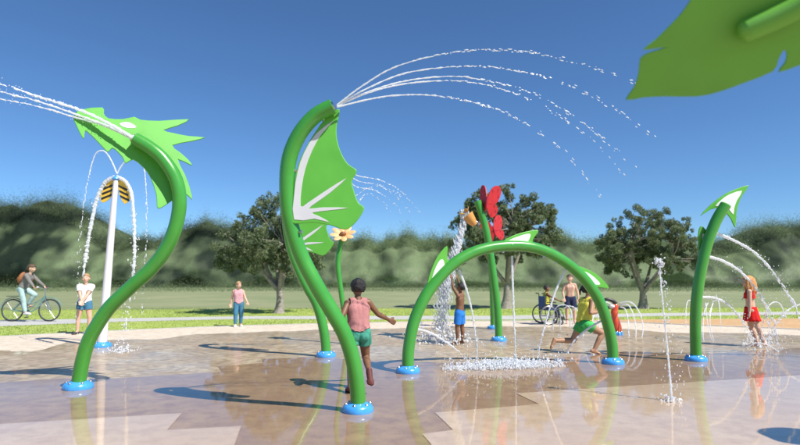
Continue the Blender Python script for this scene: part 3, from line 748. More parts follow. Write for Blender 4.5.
# bee pole streams
jet('water_stream', [(115, 177), (110, 179), (104, 184), (97, 199), (91.5, 223), (87.5, 245), (84.5, 268), (83, 274)], YW, .040, 150, .97, .02, 1.2, 'thick water stream pouring left off the white bee pole onto the boy', 'water jet')
jet('water_stream', [(117, 177), (122, 179), (127, 183.5), (131.6, 195), (134, 223), (134.5, 256), (131, 290), (126, 320), (122, 352)], YW, .036, 151, .62, .03, 1.6, 'thick water stream pouring right off the white bee pole', 'water jet', fade=.45, bead=.6)
jet('water_stream', [(117, 174), (113, 164), (107, 153.5), (101, 150.5), (94.5, 156), (88, 180), (82.5, 215), (79, 256), (77, 300), (76, 335)], YW, .013, 152, .3, .03, .9, 'thin high water arc falling left of the white bee pole', 'water jet', fade=.6)
jet('water_stream', [(117, 174), (122, 165), (130, 158), (138, 157.5), (144, 168), (146.5, 200), (146, 240), (143, 290), (140, 340)], YW, .013, 153, .3, .03, .9, 'thin high water arc falling right of the white bee pole', 'water jet', fade=.6)

# arch jets
SP = G(515, 369)
aj = [([(411, 328), (428, 332), (446, 342), (460, 353), (470, 364)], 'lowest left jet crossing from the left leg of the arch'),
      ([(459, 270), (466, 288), (472, 312), (476, 340), (478, 366)], 'jet falling from the upper left of the arch'),
      ([(512, 256), (513, 290), (514.5, 330), (516, 368)], 'vertical jet falling from the middle of the arch'),
      ([(566, 269), (556, 290), (547, 318), (540, 345), (537, 366)], 'jet falling from the upper right of the arch'),
      ([(607, 318), (594, 325), (580, 335), (569, 348), (562, 362)], 'lowest right jet crossing from the right leg of the arch')]
for i, (f, lb) in enumerate(aj):
    ys = {0: ga.y+.05, 1: 8.2, 2: 8.4, 3: 8.6, 4: gb2.y}[i]
    gy = G(*f[-1]).y
    jet('water_stream', f, (ys, gy), .017, 160+i, .75, .012, 1.5, lb, 'water jet', 'jets inside the arch', bead=.9)
# vertical jet in front
gv = G(672, 402)
jet('water_stream', [(672, 402), (668, 355), (664, 315), (660.5, 280), (659, 262)], (gv.y, gv.y), .010, 170, .9, .03, 2.2, 'single vertical ground jet with droplets, left of the arrowhead pipe', 'water jet')
sp = MB(); rng = random.Random(8)
for _ in range(90):
    p = P(659, 262, gv.y); sp.drop(p+V((rng.gauss(0, .022), rng.gauss(0, .022), rng.gauss(.0, .022))), rng.uniform(.004, .012))
for _ in range(150):
    u = rng.random(); p = P(659+13*u, 262+140*u, gv.y); s_ = .02+.06*u
    sp.drop(p+V((rng.gauss(.02, s_), rng.gauss(0, s_), rng.gauss(0, s_))), rng.uniform(.003, .008), (0, 0, 1), rng.uniform(1, 2.5))
for _ in range(60): sp.drop(V((gv.x+rng.gauss(0, .05), gv.y+rng.gauss(0, .05), abs(rng.gauss(0, .03)))), rng.uniform(.006, .014))
tag(sp.build('water_spray', WATER), 'loose droplets round the single vertical ground jet', 'water spray', kind='stuff')
# tail jets
for i, (f, r_) in enumerate((([(716, 233), (735, 241), (755, 253), (773, 272), (788, 294), (802, 318), (815, 345)], .024), ([(707, 256), (725, 262), (742, 273), (756, 289), (768, 310), (776, 335), (781, 352)], .024), ([(700, 297), (715, 298), (727, 304), (738, 315), (747, 329), (753, 343)], .022))):
    jet('water_stream', f, (YT, YT+(.3, .6, 1.2)[i]), r_, 180+i, .45, .045, 2.6, ['highest', 'middle', 'lowest'][i]+' water arc leaving the right side of the arrowhead pipe', 'water jet', 'arcs from the arrowhead pipe', bead=.75)
jet('water_stream', [(830, 312), (812, 304), (795, 306), (782, 316), (773, 332), (768, 347)], (11.4, 11.2), .018, 190, .45, .035, 1.8, 'water arc entering low from the right edge behind the red girl', 'water jet')
jet('water_stream', [(747, 348), (757, 343), (770, 346), (785, 356), (800, 361), (825, 364)], (10.2, 9.9), .010, 191, .5, .02, 1.2, 'low curved water streak running right from the feet of the red girl', 'water jet')
# hoops
hoops = [[(620, 303), (630, 302), (638, 310), (643, 326), (640, 345), (633, 360)], [(620, 305), (628, 305), (633, 314), (636, 330), (634, 348), (628, 362)], [(620, 307), (625, 309), (628, 320), (629, 338)],
         [(604, 306), (594, 304), (587, 312), (584, 328), (583, 345)], [(602, 308), (597, 309), (593, 318), (592, 334)], [(611, 304), (604, 302), (598, 307), (600, 330), (610, 352)]]
for i, f in enumerate(hoops):
    jet('water_stream', f, (YS, YS-.8), .014, 200+i, .8, .012, 1.2, ['outermost right', 'middle right', 'innermost right', 'outermost left', 'inner left', 'longest left'][i]+' thin water hoop of the small orange red figure', 'water jet', 'hoops from the orange red figure', drops=False)
h2 = [[(692, 301), (688, 301), (686, 310), (686, 328)], [(712, 302), (718, 301), (720, 312), (721, 330)], [(708, 303), (706, 310), (709, 330), (714, 345)], [(706, 303), (704, 315), (703, 332), (705, 352)],
      [(713, 303), (710, 315), (712, 335), (722, 352), (730, 348)], [(700, 305), (697, 320), (707, 345), (718, 350)]]
for i, f in enumerate(h2):
    jet('water_stream', f, (12.3, 11.6), .010, 220+i, .8, .012, 1.2, ['thread left of the arrowhead pipe', 'outermost upper thread right of it', 'short upper thread', 'vertical thread', 'longest thread curling right', 'low curling thread'][i]+' in the low fountain behind the arrowhead pipe', 'water jet', 'fountain threads behind the arrowhead pipe', drops=False)
h3 = [[(553, 330), (553, 316), (557, 307), (565, 305), (571, 311), (573, 330)], [(560, 330), (561, 314), (566, 307), (573, 307), (580, 315), (582, 332)], [(570, 328), (571, 314), (577, 308), (585, 314), (586, 332)]]
for i, f in enumerate(h3):
    jet('water_stream', f, (13.6, 13.2), .015, 230+i, .85, .012, 1.2, ['left', 'middle', 'right'][i]+' low pale water loop between the wheelchair and running girl', 'water jet', 'low loops near the wheelchair', drops=False)

for i, f in enumerate([[(742, 300), (748, 292), (757, 292), (764, 303), (768, 322), (769, 345)], [(786, 318), (780, 304), (772, 303), (766, 312), (762, 330), (761, 346)]]):
    jet('water_stream', f, (11.0, 10.6), .012, 250+i, .5, .02, 1.5, ['left', 'right'][i]+' thin arc of water crossing in front of the girl in red', 'water jet')
def cloud(name, n, gen, rs, label, seed):
    rng = random.Random(seed); m = MB()
    for _ in range(n):
        p, ax, st = gen(rng); m.drop(p, rng.uniform(*rs)*(1 if rng.random() < .85 else 1.6), ax, st)
    return tag(m.build(name, WATER), label, 'water spray', kind='stuff')
# splash under the arch
s0 = G(447, 370); s1 = G(566, 366)
def gs(r):
    u = min(max(r.gauss(.48, .21), 0), .95); p = s0.lerp(s1, u)
    k = 1-abs(u-.5)*.9
    return V((p.x+r.gauss(0, .03), p.y+r.gauss(0, .10), abs(r.gauss(0, .055))*k+.003)), (r.gauss(0, .4), r.gauss(0, .4), 1), r.uniform(1, 2)
cloud('splash', 4200, gs, (.003, .0105), 'long white splash where the arch jets hit the wet floor', 71)
def gs2(r):
    u = r.random(); p = s0.lerp(s1, u); return V((p.x+r.gauss(0, .1), p.y+r.gauss(0, .25), abs(r.gauss(0, .16)))), (0, 0, 1), r.uniform(1, 2)
cloud('spray_drops', 260, gs2, (.003, .009), 'scattered droplets flying above the long splash', 72)
# falling water from the tipping bucket
bot = P(442, 330, YB-.2)
def gf(r):
    u = r.random(); q = spline_at(FALL, u); w_ = .05+.17*u**1.2
    return V((q.x+r.gauss(0, w_*.55), q.y+r.gauss(0, w_*.5), q.z+r.gauss(0, .05))), (r.gauss(0, .15)-.1, 0, 1), r.uniform(1.4, 3.6)
FALL = spline([BUCKET, P(464, 221, YB), P(459.5, 238, YB-.05), P(454, 256, YB-.1), P(447.5, 278, YB-.15), P(443, 302, YB-.2), P(441, 330, YB-.2)], 8)
def spline_at(p, u):
    i = min(int(u*(len(p)-1)), len(p)-2); return p[i].lerp(p[i+1], u*(len(p)-1)-i)
m = MB(); rng = random.Random(77)
for _ in range(5200):
    u = rng.random()**1.25; q = spline_at(FALL, u); w_ = .05+.16*max(0, u-.3)
    hole = mnoise.noise(V((q.x*5+rng.gauss(0, w_)*9, 0, q.z*6)))
    m.drop(V((q.x+rng.gauss(0, w_*.55), q.y+rng.gauss(0, w_*.5), q.z)), rng.uniform(.004, .014)*(1.1-.5*u), (rng.gauss(-.2, .12), 0, 1), rng.uniform(2, 6))
tag(m.build('falling_water', WATER), 'white mass of water tumbling from the orange bucket beside the boy', 'falling water')
def gsp(r):
    return V((bot.x+r.gauss(0, .30), YB-.3+r.gauss(0, .3), abs(r.gauss(0, .16)))), (r.gauss(0, 1), r.gauss(0, 1), 1), r.uniform(1, 2.4)
cloud('splash', 420, gsp, (.005, .017), 'splash on the floor under the falling bucket water', 73)
def gr(r):
    p = G(760+r.gauss(0, 9), 345+r.gauss(0, 4)); return V((p.x, p.y, abs(r.gauss(0, .1)))), (0, 0, 1), r.uniform(1, 2)
cloud('splash', 160, gr, (.006, .016), 'splash around the feet of the girl in red', 74)
cloud('splash', 120, lambda r: (V((G(121, 352).x+r.gauss(0, .12), G(121, 352).y+r.gauss(0, .12), abs(r.gauss(0, .05)))), (0, 0, 1), 1.3), (.005, .014), 'small splash right of the white bee pole base', 75)

# ------------------------------------------------------------------ people
def skin(nm, c): return mat('skin_'+nm, c, .48, sss=.08, var=.06, scale=18)
def cloth(nm, c, var=.12): return mat('cloth_'+nm, c, .85, var=var, scale=16, bump=.5, bscale=90, spec=.2)
def hairm(nm, c): return mat('hair_'+nm, c, .5, var=.35, scale=45, bump=.8, bscale=160)
X, Yv, Zv = V((1, 0, 0)), V((0, 1, 0)), V((0, 0, 1))
def ik(a, t, l1, l2, hint):
    d = t-a; L = min(d.length, (l1+l2)*.999); u = d.normalized(); x = (l1*l1-l2*l2+L*L)/(2*L); h = math.sqrt(max(l1*l1-x*x, 0))
    hv = V(hint); hv = (hv-u*hv.dot(u)).normalized(); return a+u*x+hv*h, a+u*L
def person(label, loc, rz, h, skinm, pose, clothes, hair, vox=.008, cat='person', group=None, face_eyes=True, female=0, slim=1.0):
    """joint chain -> one continuous body; clothes and hair are grown from its surface"""
    g = lambda k, d: pose.get(k, d)
    nz_ = lambda v: V(v).normalized()
    spine = nz_(g('spine', (0, .03, 1))); side = nz_(g('side', (1, 0, 0))); hside = nz_(g('hside', (1, 0, 0)))
    fwd = Zv.cross(side) if abs(side.z) < .9 else Yv
    fwd = (fwd-spine*fwd.dot(spine)).normalized()
    pel = V(g('pelvis', (0, 0, .515)))*h
    J = {}
    ch = pel+spine*.285*h; nb = pel+spine*.31*h
    hd = nz_(g('headup', (0, .05, 1))); hf = V(g('look', (0, 1, 0))); hf = (hf-hd*hf.dot(hd)).normalized(); hs = hf.cross(hd)
    hc = nb+hd*.098*h+hf*.012*h
    prim = []      # (label, a, b, ra, rb)
    sh = slim
    def cap(lb, a, b, ra, rb): prim.append((lb, V(a), V(b), ra*h, rb*h))
    for sx, sn in ((1, 'R'), (-1, 'L')):
        s_ = ch+side*sx*.098*h*sh-spine*.012*h; hp = pel+hside*sx*.048*h
        if 'hand'+sn in pose: el, wr = ik(s_, V(pose['hand'+sn])*h, .155*h, .135*h, g('elh'+sn, (sx*.6, -.5, -.4)))
        else:
            u1 = nz_(g('arm'+sn, (sx*.12, 0, -1))); u2 = nz_(g('fore'+sn, (sx*.06, .15, -1))); el = s_+u1*.155*h; wr = el+u2*.135*h
        if 'foot'+sn in pose: kn, an = ik(hp, V(pose['foot'+sn])*h, .232*h, .225*h, g('kneeh'+sn, (0, 1, .1)))
        else:
            u1 = nz_(g('thigh'+sn, (sx*.05, .02, -1))); u2 = nz_(g('shin'+sn, (0, -.02, -1))); kn = hp+u1*.232*h; an = kn+u2*.225*h
        J[sn] = (s_, el, wr, hp, kn, an)
        cap('uparm', s_, el, .031*slim, .024); cap('fore', el, el.lerp(wr, .35), .0245, .0245); cap('fore', el.lerp(wr, .35), wr, .0245, .0155)
        cap('shoulder', ch+side*sx*.045*h-spine*.005*h, s_, .034, .033)
        cap('thigh', hp, kn, .056*slim+.002, .036); cap('knee', kn, kn+(an-kn)*.05, .0355, .034)
        mc = kn.lerp(an, .32)-(fwd*.008*h); cap('shin', kn, mc, .034, .035); cap('shin', mc, an, .035, .0215)
        fd = V(g('foot_dir'+sn, (sx*.12, 1, -.12))).normalized(); ft = an+fd*.10*h
        dn = (an-kn).normalized()
        heel = an+dn*.018*h-fd*.022*h; cap('foot', an, heel, .022, .020); cap('foot', heel, an+dn*.022*h+fd*.075*h, .019, .0175)
        cap('foot', an, an+dn*.018*h+fd*.05*h, .021, .018)
        for k in range(5):
            o = fd.cross(dn).normalized()*(k-2)*.0078*h; cap('foot', an+dn*.024*h+fd*.07*h+o, an+dn*.027*h+fd*(.098-.004*abs(k-1))*h+o, .0105, .008)
        # hand
        hdn = V(g('hand_dir'+sn, (wr-el))).normalized()
        pn = hdn.cross(V(g('palm'+sn, (0, 1, 0))))
        pn = pn.normalized() if pn.length > .1 else hdn.cross(Zv).normalized()
        wid = pn; nor = wid.cross(hdn).normalized()
        curl = g('curl', .45)
        for q in (-1, -.33, .33, 1): cap('hand', wr+hdn*.012*h+wid*q*.010*h, wr+hdn*.050*h+wid*q*.0165*h, .0115, .0095)
        for q, ln in ((-1.15, .034), (-.4, .040), (.35, .042), (1.1, .037)):
            a = wr+hdn*.050*h+wid*q*.0165*h; d1 = (hdn+nor*curl*.5).normalized(); d2 = (hdn+nor*curl*1.5).normalized()
            b = a+d1*ln*.55*h; cap('hand', a, b, .0082, .0072); cap('hand', b, b+d2*ln*.5*h, .0072, .0058)
        th = wr+hdn*.018*h+wid*.016*h; b = th+(hdn*.7+wid*.8+nor*.3).normalized()*.022*h
        cap('hand', th, b, .0105, .0085); cap('hand', b, b+(hdn+wid*.25+nor*.3).normalized()*.020*h, .0085, .0068)
    wa = pel+spine*.125*h
    ww = .058+.0*female
    for q in (-1, 0, 1):
        cap('pelvis', pel+hside*q*.036*h-spine*.01*h, pel+hside*q*.034*h+spine*.04*h, .058, .056)
        cap('torso', pel+hside*q*.032*h+spine*.03*h, wa+side*q*.026*h*slim, .056, .052*slim+.002)
        cap('torso', wa+side*q*.026*h*slim, ch-spine*.065*h+side*q*.043*h*slim+fwd*.004*h, .052*slim+.002, .058)
        cap('torso', ch-spine*.065*h+side*q*.043*h*slim+fwd*.004*h, ch-spine*.02*h+side*q*.036*h, .058, .042)
    for sx in (-1, 1): cap('pelvis', pel+hside*sx*.034*h-fwd*.022*h-spine*.02*h, pel+hside*sx*.036*h-fwd*.022*h-spine*.03*h, .048, .047)
    if female:
        for sx in (-1, 1): cap('torso', ch-spine*.075*h+side*sx*.038*h+fwd*.034*h, ch-spine*.08*h+side*sx*.038*h+fwd*.036*h, .032, .032)
    cap('neck', nb-spine*.03*h, hc-hd*.045*h, .033, .028)
    bm = MB()
    def rc(a, b, ra, rb):
        d = b-a; q = (d.normalized() if d.length > 1e-5 else Zv).to_track_quat('Z', 'Y').to_matrix()
        L = d.length; prof = [(max(ra*math.cos(t), 1e-4), ra*math.sin(t)) for t in (-1.5, -1.1, -.7, -.3)]+[(ra, 0), (rb, L)]+[(max(rb*math.cos(t), 1e-4), L+rb*math.sin(t)) for t in (.3, .7, 1.1, 1.5)]
        bm.lathe(prof, a, 14, q)
    for lb, a, b, ra, rb in prim: rc(a, b, ra, rb)
    HR = Matrix((hs, hf, hd)).transposed()
    def he(c, r): bm.ell(hc+HR@(V(c)*h), tuple(k*h for k in r), HR, 18, 12)
    he((0, -.006, .014), (.0555, .068, .062)); he((0, .010, -.022), (.043, .052, .050)); he((0, .030, -.045), (.026, .026, .022))
    he((0, .064, -.012), (.0095, .014, .016)); he((0, .056, .008), (.006, .008, .02)); he((0, .052, -.037), (.019, .012, .009))
    he((0, .050, .018), (.036, .012, .008))
    for sx in (-1, 1): he((sx*.056, -.002, -.008), (.009, .014, .021)); he((sx*.026, .044, -.018), (.017, .016, .014))
    tmp = bm.build('tmp', None, smooth=False)
    r_ = tmp.modifiers.new('r', 'REMESH'); r_.mode = 'VOXEL'; r_.voxel_size = vox; r_.use_smooth_shade = True
    sm = tmp.modifiers.new('s', 'SMOOTH'); sm.factor = .5; sm.iterations = 3
    dg = bpy.context.evaluated_depsgraph_get(); me = bpy.data.meshes.new_from_object(tmp.evaluated_get(dg)); bpy.data.objects.remove(tmp)
    co = np.empty(len(me.vertices)*3, dtype=np.float32); me.vertices.foreach_get('co', co); co = co.reshape(-1, 3)
    # label every vertex with its nearest member
    best = np.full(len(co), 9.); lab = np.full(len(co), -1); tt = np.zeros(len(co)); names = ['head']+sorted({p[0] for p in prim})
    for lb, a, b, ra, rb in prim:
        a_ = np.array(a); d = np.array(b-a); L2 = float(d@d)+1e-12; t = np.clip(((co-a_)@d)/L2, 0, 1)
        ds = np.linalg.norm(co-a_-t[:, None]*d, axis=1)-(ra+(rb-ra)*t); k = ds < best
        best[k] = ds[k]; lab[k] = names.index(lb); tt[k] = t[k]
    hl = (co-np.array(hc))@np.array(HR)/h
    k = (hl[:, 2] > -.062) & (np.linalg.norm(hl, axis=1) < .11); k &= ~((lab == names.index('hand')) & (best < .008)); k &= ~((lab == names.index('fore')) & (best < .008))
    lab[k] = 0
    root = empty('person', loc, rz, local=True); tag(root, label, cat, group)
    body = bpy.data.objects.new('body', me); COL.objects.link(body); body.parent = root; me.materials.clear(); me.materials.append(skinm)
    me.polygons.foreach_set('use_smooth', [True]*len(me.polygons))
    # ensure feet rest on the floor unless told otherwise
    zmin = co[:, 2].min(); dz = -zmin if pose.get('ground', True) else 0
    fv = np.empty(len(me.loops), dtype=np.int32); me.loops.foreach_get('vertex_index', fv)
    polys = [tuple(p.vertices) for p in me.polygons]
    nrm = np.empty(len(me.vertices)*3, dtype=np.float32); me.vertices.foreach_get('normal', nrm); nrm = nrm.reshape(-1, 3)
    sp = np.array(spine); hgt = (co-np.array(pel))@sp/h
    def part(name, sel, off, m, parent=body, flare=None, smooth=4, noise_amp=0.0, thick=.004, nscale=14):
        ids = np.nonzero(sel)[0]
        if len(ids) < 10: return
        mp = {int(i): n for n, i in enumerate(ids)}
        fs = [tuple(mp[i] for i in p) for p in polys if all(i in mp for i in p)]
        p = co[ids]+nrm[ids]*np.asarray(off if np.isscalar(off) else off[ids]).reshape(-1, 1) if not np.isscalar(off) else co[ids]+nrm[ids]*off
        if noise_amp: p = p+nrm[ids]*np.array([mnoise.noise(V(q)*nscale)+.5*mnoise.noise(V(q)*nscale*2.6) for q in p.tolist()]).reshape(-1, 1)*noise_amp
        c_ = bpy.data.meshes.new(name); c_.from_pydata(p.tolist(), [], fs); b2 = bmesh.new(); b2.from_mesh(c_)
        bmesh.ops.delete(b2, geom=[v for v in b2.verts if not v.link_faces], context='VERTS')
        for _ in range(smooth): bmesh.ops.smooth_vert(b2, verts=b2.verts, factor=.5, use_axis_x=True, use_axis_y=True, use_axis_z=True)
        for f in b2.faces: f.smooth = True
        b2.to_mesh(c_); b2.free(); c_.materials.append(m); o = bpy.data.objects.new(name, c_); COL.objects.link(o); o.parent = parent
        if parent is body: o.parent = root
        so_ = o.modifiers.new('solid', 'SOLIDIFY'); so_.thickness = thick; so_.offset = 1
        return o
    L_ = lambda n: lab == (names.index(n) if n in names else -5)
    for c in clothes:
        kind, m = c[0], c[1]; off = .011
        if kind in ('tank_top', 'shirt', 'crop_top'):
            sel = L_('torso') & (hgt > (-.02 if kind != 'crop_top' else .17)) | (L_('pelvis') & (hgt > .0) & (kind != 'crop_top'))
            sel |= L_('shoulder') if kind == 'shirt' else (L_('shoulder') & (np.abs((co-np.array(ch))@np.array(side)) < .082*h))
            if kind == 'shirt': sel |= L_('uparm') & (tt < .62)
            sel &= hgt < .318
            off = .013+.012*np.clip((.22-hgt)/.2, 0, 1)
            part(kind, sel, off*np.ones(len(co)), m, noise_amp=.007, nscale=9)
        elif kind in ('shorts', 'jeans', 'trunks', 'leggings'):
            lim = {'shorts': .45, 'trunks': .8, 'jeans': 9, 'leggings': 9}[kind]; sel = L_('pelvis') | (L_('torso') & (hgt < .045)) | (L_('thigh') & (tt < lim))
            if lim > 1: sel |= L_('knee') | (L_('shin') & (hl[:, 2] < 9))
            fl = .004 if kind == 'leggings' else .010
            off = fl+(.014 if kind in ('shorts', 'trunks') else .003)*np.where(L_('thigh'), tt, 0)
            part(kind, sel, off*np.ones(len(co)), m, noise_amp=.004, nscale=12)
        elif kind in ('shoe', 'sandal'):
            for sx in (-1, 1):
                an = J['R' if sx > 0 else 'L'][5]; other = J['L' if sx > 0 else 'R'][5]
                nearer = np.linalg.norm(co-np.array(an), axis=1) < np.linalg.norm(co-np.array(other), axis=1)
                part(kind, L_('foot') & nearer & (((co-np.array(an))@np.array((an-J['R' if sx > 0 else 'L'][4]).normalized())) > .004*h), .006, m, smooth=2, thick=.005)
        elif kind == 'skirt':
            mb = MB(); n_ = 40; rings = []
            for q in range(7):
                u = q/6; cc = pel+spine*(.06-.20*u)*h; rr = (.083+.042*u)*h
                rings.append([cc+hside*math.cos(a)*rr*(1.08)*(1+.05*u*math.sin(a*9))+fwd*math.sin(a)*rr*.86*(1+.05*u*math.sin(a*9)) for a in [2*math.pi*i/n_ for i in range(n_)]])
            vs = [p for r in rings for p in r]; mb.add(vs, [(r*n_+i, r*n_+(i+1) % n_, (r+1)*n_+(i+1) % n_, (r+1)*n_+i) for r in range(6) for i in range(n_)])
            o = mb.build('skirt', m, root); so_ = o.modifiers.new('solid', 'SOLIDIFY'); so_.thickness = .005
    kind, hm = hair
    head = lab == 0
    hx_, hy_, hz_ = hl[:, 0], hl[:, 1], hl[:, 2]
    scalp = head & ((hz_ > .036-.25*hy_*0) & (hy_ < .060) | (hy_ < .006) & (hz_ > -.030) & ~((np.abs(hx_) > .050) & (hy_ > -.018) & (hz_ < .012)) | (hz_ > .028) & (hy_ < .05))
    part('hair', scalp, (.008 if kind == 'short' else .014)*h, hm, parent=root, smooth=2, noise_amp=.009 if kind == 'curly' else .006, thick=.004, nscale=38 if kind == 'curly' else 26)
    if kind == 'long':
        mb = MB(); rg = random.Random(3)
        for q in range(34):
            a = R(-115+230*q/33); st = hc+HR@(V((math.sin(a)*.058, -math.cos(a)*.062-.004, rg.uniform(.0, .04)))*h)
            ln = rg.uniform(.15, .19)*h; e_ = st-Zv*ln-HR@(V((0, .015, 0))*h)+V((rg.gauss(0, .006), rg.gauss(0, .006), 0)); out = HR@(V((math.sin(a), -math.cos(a), 0))*.014*h)
            mb.tube(spline([st+Zv*.02*h, st.lerp(e_, .45)+out, e_+out*.3], 5), [.016*h, .019*h, .020*h, .020*h, .020*h, .019*h, .018*h, .016*h, .013*h, .009*h, .003*h], 7)
        mb.build('long_hair', hm, root)
    if kind == 'bun':
        MB().ell(hc+HR@(V((0, -.075, .015))*h), (.026*h, .026*h, .026*h)).build('hair_bun', hm, root)
        mb = MB(); mb.tube(spline([hc+HR@(V((0, -.078, .01))*h), hc+HR@(V((0, -.10, -.02))*h), hc+HR@(V((0, -.095, -.07))*h)], 5), [.02*h, .006*h], 9); mb.build('ponytail', hm, root)
    ew = mat('eye_white', (.8, .8, .78), .2); ei = mat('iris_dark', (.03, .018, .01), .15)
    for sx in (-1, 1):
        o = MB().ell(hc+HR@(V((sx*.021, .0525, .004))*h), (.0085*h, .005*h, .0055*h), HR).build('eye', ew, root)
        MB().ell(hc+HR@(V((sx*.021, .0565, .004))*h), (.0042*h, .0025*h, .0042*h), HR).build('iris', ei, o)
        o['localframe'] = 1
        MB().tube([hc+HR@(V((sx*.012, .060, .019))*h), hc+HR@(V((sx*.022, .059, .0215))*h), hc+HR@(V((sx*.033, .052, .018))*h)], .002*h, 6).build('eyebrow', hm, root)
    MB().tube([hc+HR@(V((x_, y_, -.036))*h) for x_, y_ in ((-.014, .058), (-.005, .0665), (.005, .0665), (.014, .058))], .0028*h, 6).build('mouth', mat('lips', (.38, .12, .10), .4), root)
    root.location.z += dz
    return root, J, (hc, HR)
# note: children of a person are written in the person's own frame
_b = MB.build
def _build(self, name, m, parent=None, **k):
    p = parent; loc_ = False
    while p is not None:
        if p.get('localframe'): loc_ = True
        p = p.parent
    if not loc_: return _b(self, name, m, parent, **k)
    o = _b(self, name, m, None, **k); o.parent = parent; return o
MB.build = _build

SK_L = skin('fair', (.62, .38, .27)); SK_M = skin('tan', (.40, .22, .13)); SK_D = skin('brown', (.20, .095, .05)); SK_DD = skin('deep_brown', (.13, .06, .035))
PINK = cloth('dusty_pink', (.43, .19, .185)); PINK2 = cloth('pale_pink', (.58, .33, .36)); TEALS = cloth('teal_green', (.06, .28, .20)); JEAN = cloth('jeans_blue', (.06, .19, .30)); WHT = cloth('white', (.78, .78, .78))
NAVY = cloth('navy', (.03, .04, .09)); BLUSH = cloth('bright_blue', (.03, .20, .62)); YEL = cloth('yellow', (.78, .70, .10)); GRN = cloth('green', (.06, .42, .10)); REDC = cloth('red', (.66, .02, .02)); GREYC = cloth('grey', (.20, .19, .18)); AQUA = cloth('pale_aqua', (.38, .52, .50))
H_BLK = hairm('black', (.014, .012, .012)); H_BRN = hairm('brown', (.10, .06, .03)); H_BLD = hairm('blond', (.42, .26, .12)); H_ORG = hairm('orange_blond', (.72, .33, .09))
SHOE_D = mat('dark_shoe', (.04, .035, .035), .6); SHOE_R = mat('red_brown_shoe', (.12, .03, .025), .6); SHOE_W = mat('white_shoe', (.7, .7, .7), .6)

# running boy seen from behind: stands on his left foot, right leg kicked back, right arm out
g = G(347, 391)
person('boy in pink tank top and green shorts running away beside the large wing pipe', (g.x+.13, g.y, 0), R(8), 1.30, SK_D,
       dict(spine=(-.02, .16, 1), side=(1, .18, .03), pelvis=(0, 0, .50), headup=(0.02, .06, 1), look=(-.15, 1, -.12), thighL=(-.10, -.16, -1), shinL=(-.04, -.30, -1), thighR=(.10, .30, -1), shinR=(.06, -.95, -.42),
            foot_dirR=(.1, -.35, -1), foot_dirL=(-.1, 1, -.3), armR=(.62, .35, -.72), foreR=(.80, .45, -.42), armL=(-.35, -.5, -.8), foreL=(-.2, .7, -.6), curl=.25), [('tank_top', PINK), ('shorts', TEALS), ('shoe', SHOE_R)], ('curly', H_BLK), vox=.0062)
# boy in white shirt under the bee pole
g = G(83, 334)
person('fair boy in white t-shirt standing under water pouring off the bee pole', (g.x, g.y, 0), R(180+18), 1.42, SK_L,
       dict(spine=(0, -.03, 1), headup=(.05, -.12, 1), look=(0, 1, .25), thighL=(-.16, .02, -1), thighR=(.16, .02, -1), handL=(.02, .16, .52), handR=(-.0, .17, .50), elhL=(-1, -.2, -.3), elhR=(1, -.2, -.3), foot_dirL=(-.5, 1, -.1), foot_dirR=(.5, 1, -.1)),
       [('shirt', WHT), ('shorts', JEAN), ('sandal', SHOE_D)], ('short', H_BLD))
# boy in jeans at the lawn edge
g = G(238, 326.5)
person('boy in pale pink tank top and jeans walking at the lawn edge', (g.x, g.y, 0), R(200), 1.22, SK_L,
       dict(spine=(.05, .02, 1), headup=(0, .05, 1), look=(-.4, 1, 0), thighL=(-.06, -.12, -1), shinL=(0, -.22, -1), thighR=(.05, .16, -1), shinR=(0, .05, -1), armR=(.22, -.35, -.9), foreR=(.1, .15, -.9), armL=(-.28, .2, -.85), foreL=(-.3, .6, -.7)),
       [('tank_top', PINK2), ('jeans', JEAN), ('shoe', SHOE_W)], ('short', H_BLD))
# boy in blue trunks
g = G(460, 344.5)
person('shirtless boy in blue trunks reaching up beside the falling bucket water', (g.x, g.y, 0), R(62), 1.22, SK_D,
       dict(spine=(0, -.06, 1), headup=(0, -.15, 1), look=(0, 1, .4), armR=(.25, .35, .9), foreR=(-.1, .3, 1), armL=(-.2, .5, .9), foreL=(.1, .2, 1), thighL=(-.06, .10, -1), thighR=(.06, -.06, -1), curl=.2),
       [('trunks', BLUSH)], ('short', H_BLK))
# running girl in yellow
g = G(592, 354)
person('girl in yellow tank top and green shorts running right under the arch', (g.x-.13, g.y, 0), R(-80), 1.46, SK_M,
       dict(spine=(-.05, .22, 1), side=(1, .25, 0), pelvis=(0, 0, .34), headup=(0, .12, 1), look=(.35, 1, -.05), thighR=(.12, .88, -.46), shinR=(0, -.55, -.85), thighL=(-.25, -.30, -.75), shinL=(0, -1, .02), foot_dirL=(0, -.4, -1), foot_dirR=(0, 1, -.25),
            armR=(.35, -.35, -.75), foreR=(-.25, .95, .10), armL=(-.35, .35, -.8), foreL=(.5, .9, .15), curl=1.0), [('tank_top', YEL), ('shorts', GRN)], ('bun', H_BLK), female=0)
# girl in red
g = G(753, 346.5)
person('girl with long orange blond hair in red top and skirt in the water arcs', (g.x, g.y, 0), R(72), 1.36, SK_L,
       dict(spine=(.02, .02, 1), side=(1, -.2, 0), headup=(0, -.05, 1), look=(-.1, 1, .05), thighL=(-.08, -.24, -1), shinL=(0, -.30, -1), thighR=(.06, -.02, -1), shinR=(0, -.30, -1), armR=(.18, -.1, -1), foreR=(.1, .25, -1), armL=(-.15, .05, -1), foreL=(-.1, .12, -1), pelvis=(0, 0, .5)),
       [('crop_top', REDC), ('skirt', REDC)], ('long', H_ORG), female=0)
# standing boy behind the wheelchair
g = G(571, 323.5)
person('shirtless fair boy in navy trunks standing right of the wheelchair', (g.x, g.y, 0), R(170), 1.42, SK_L,
       dict(thighL=(-.1, .02, -1), thighR=(.12, .06, -1), armR=(.3, .1, -.9), foreR=(-.1, .4, -.8), armL=(-.28, 0, -.9), foreL=(-.05, .2, -.9), look=(.3, 1, -.1)), [('trunks', NAVY)], ('short', H_BRN), vox=.010)
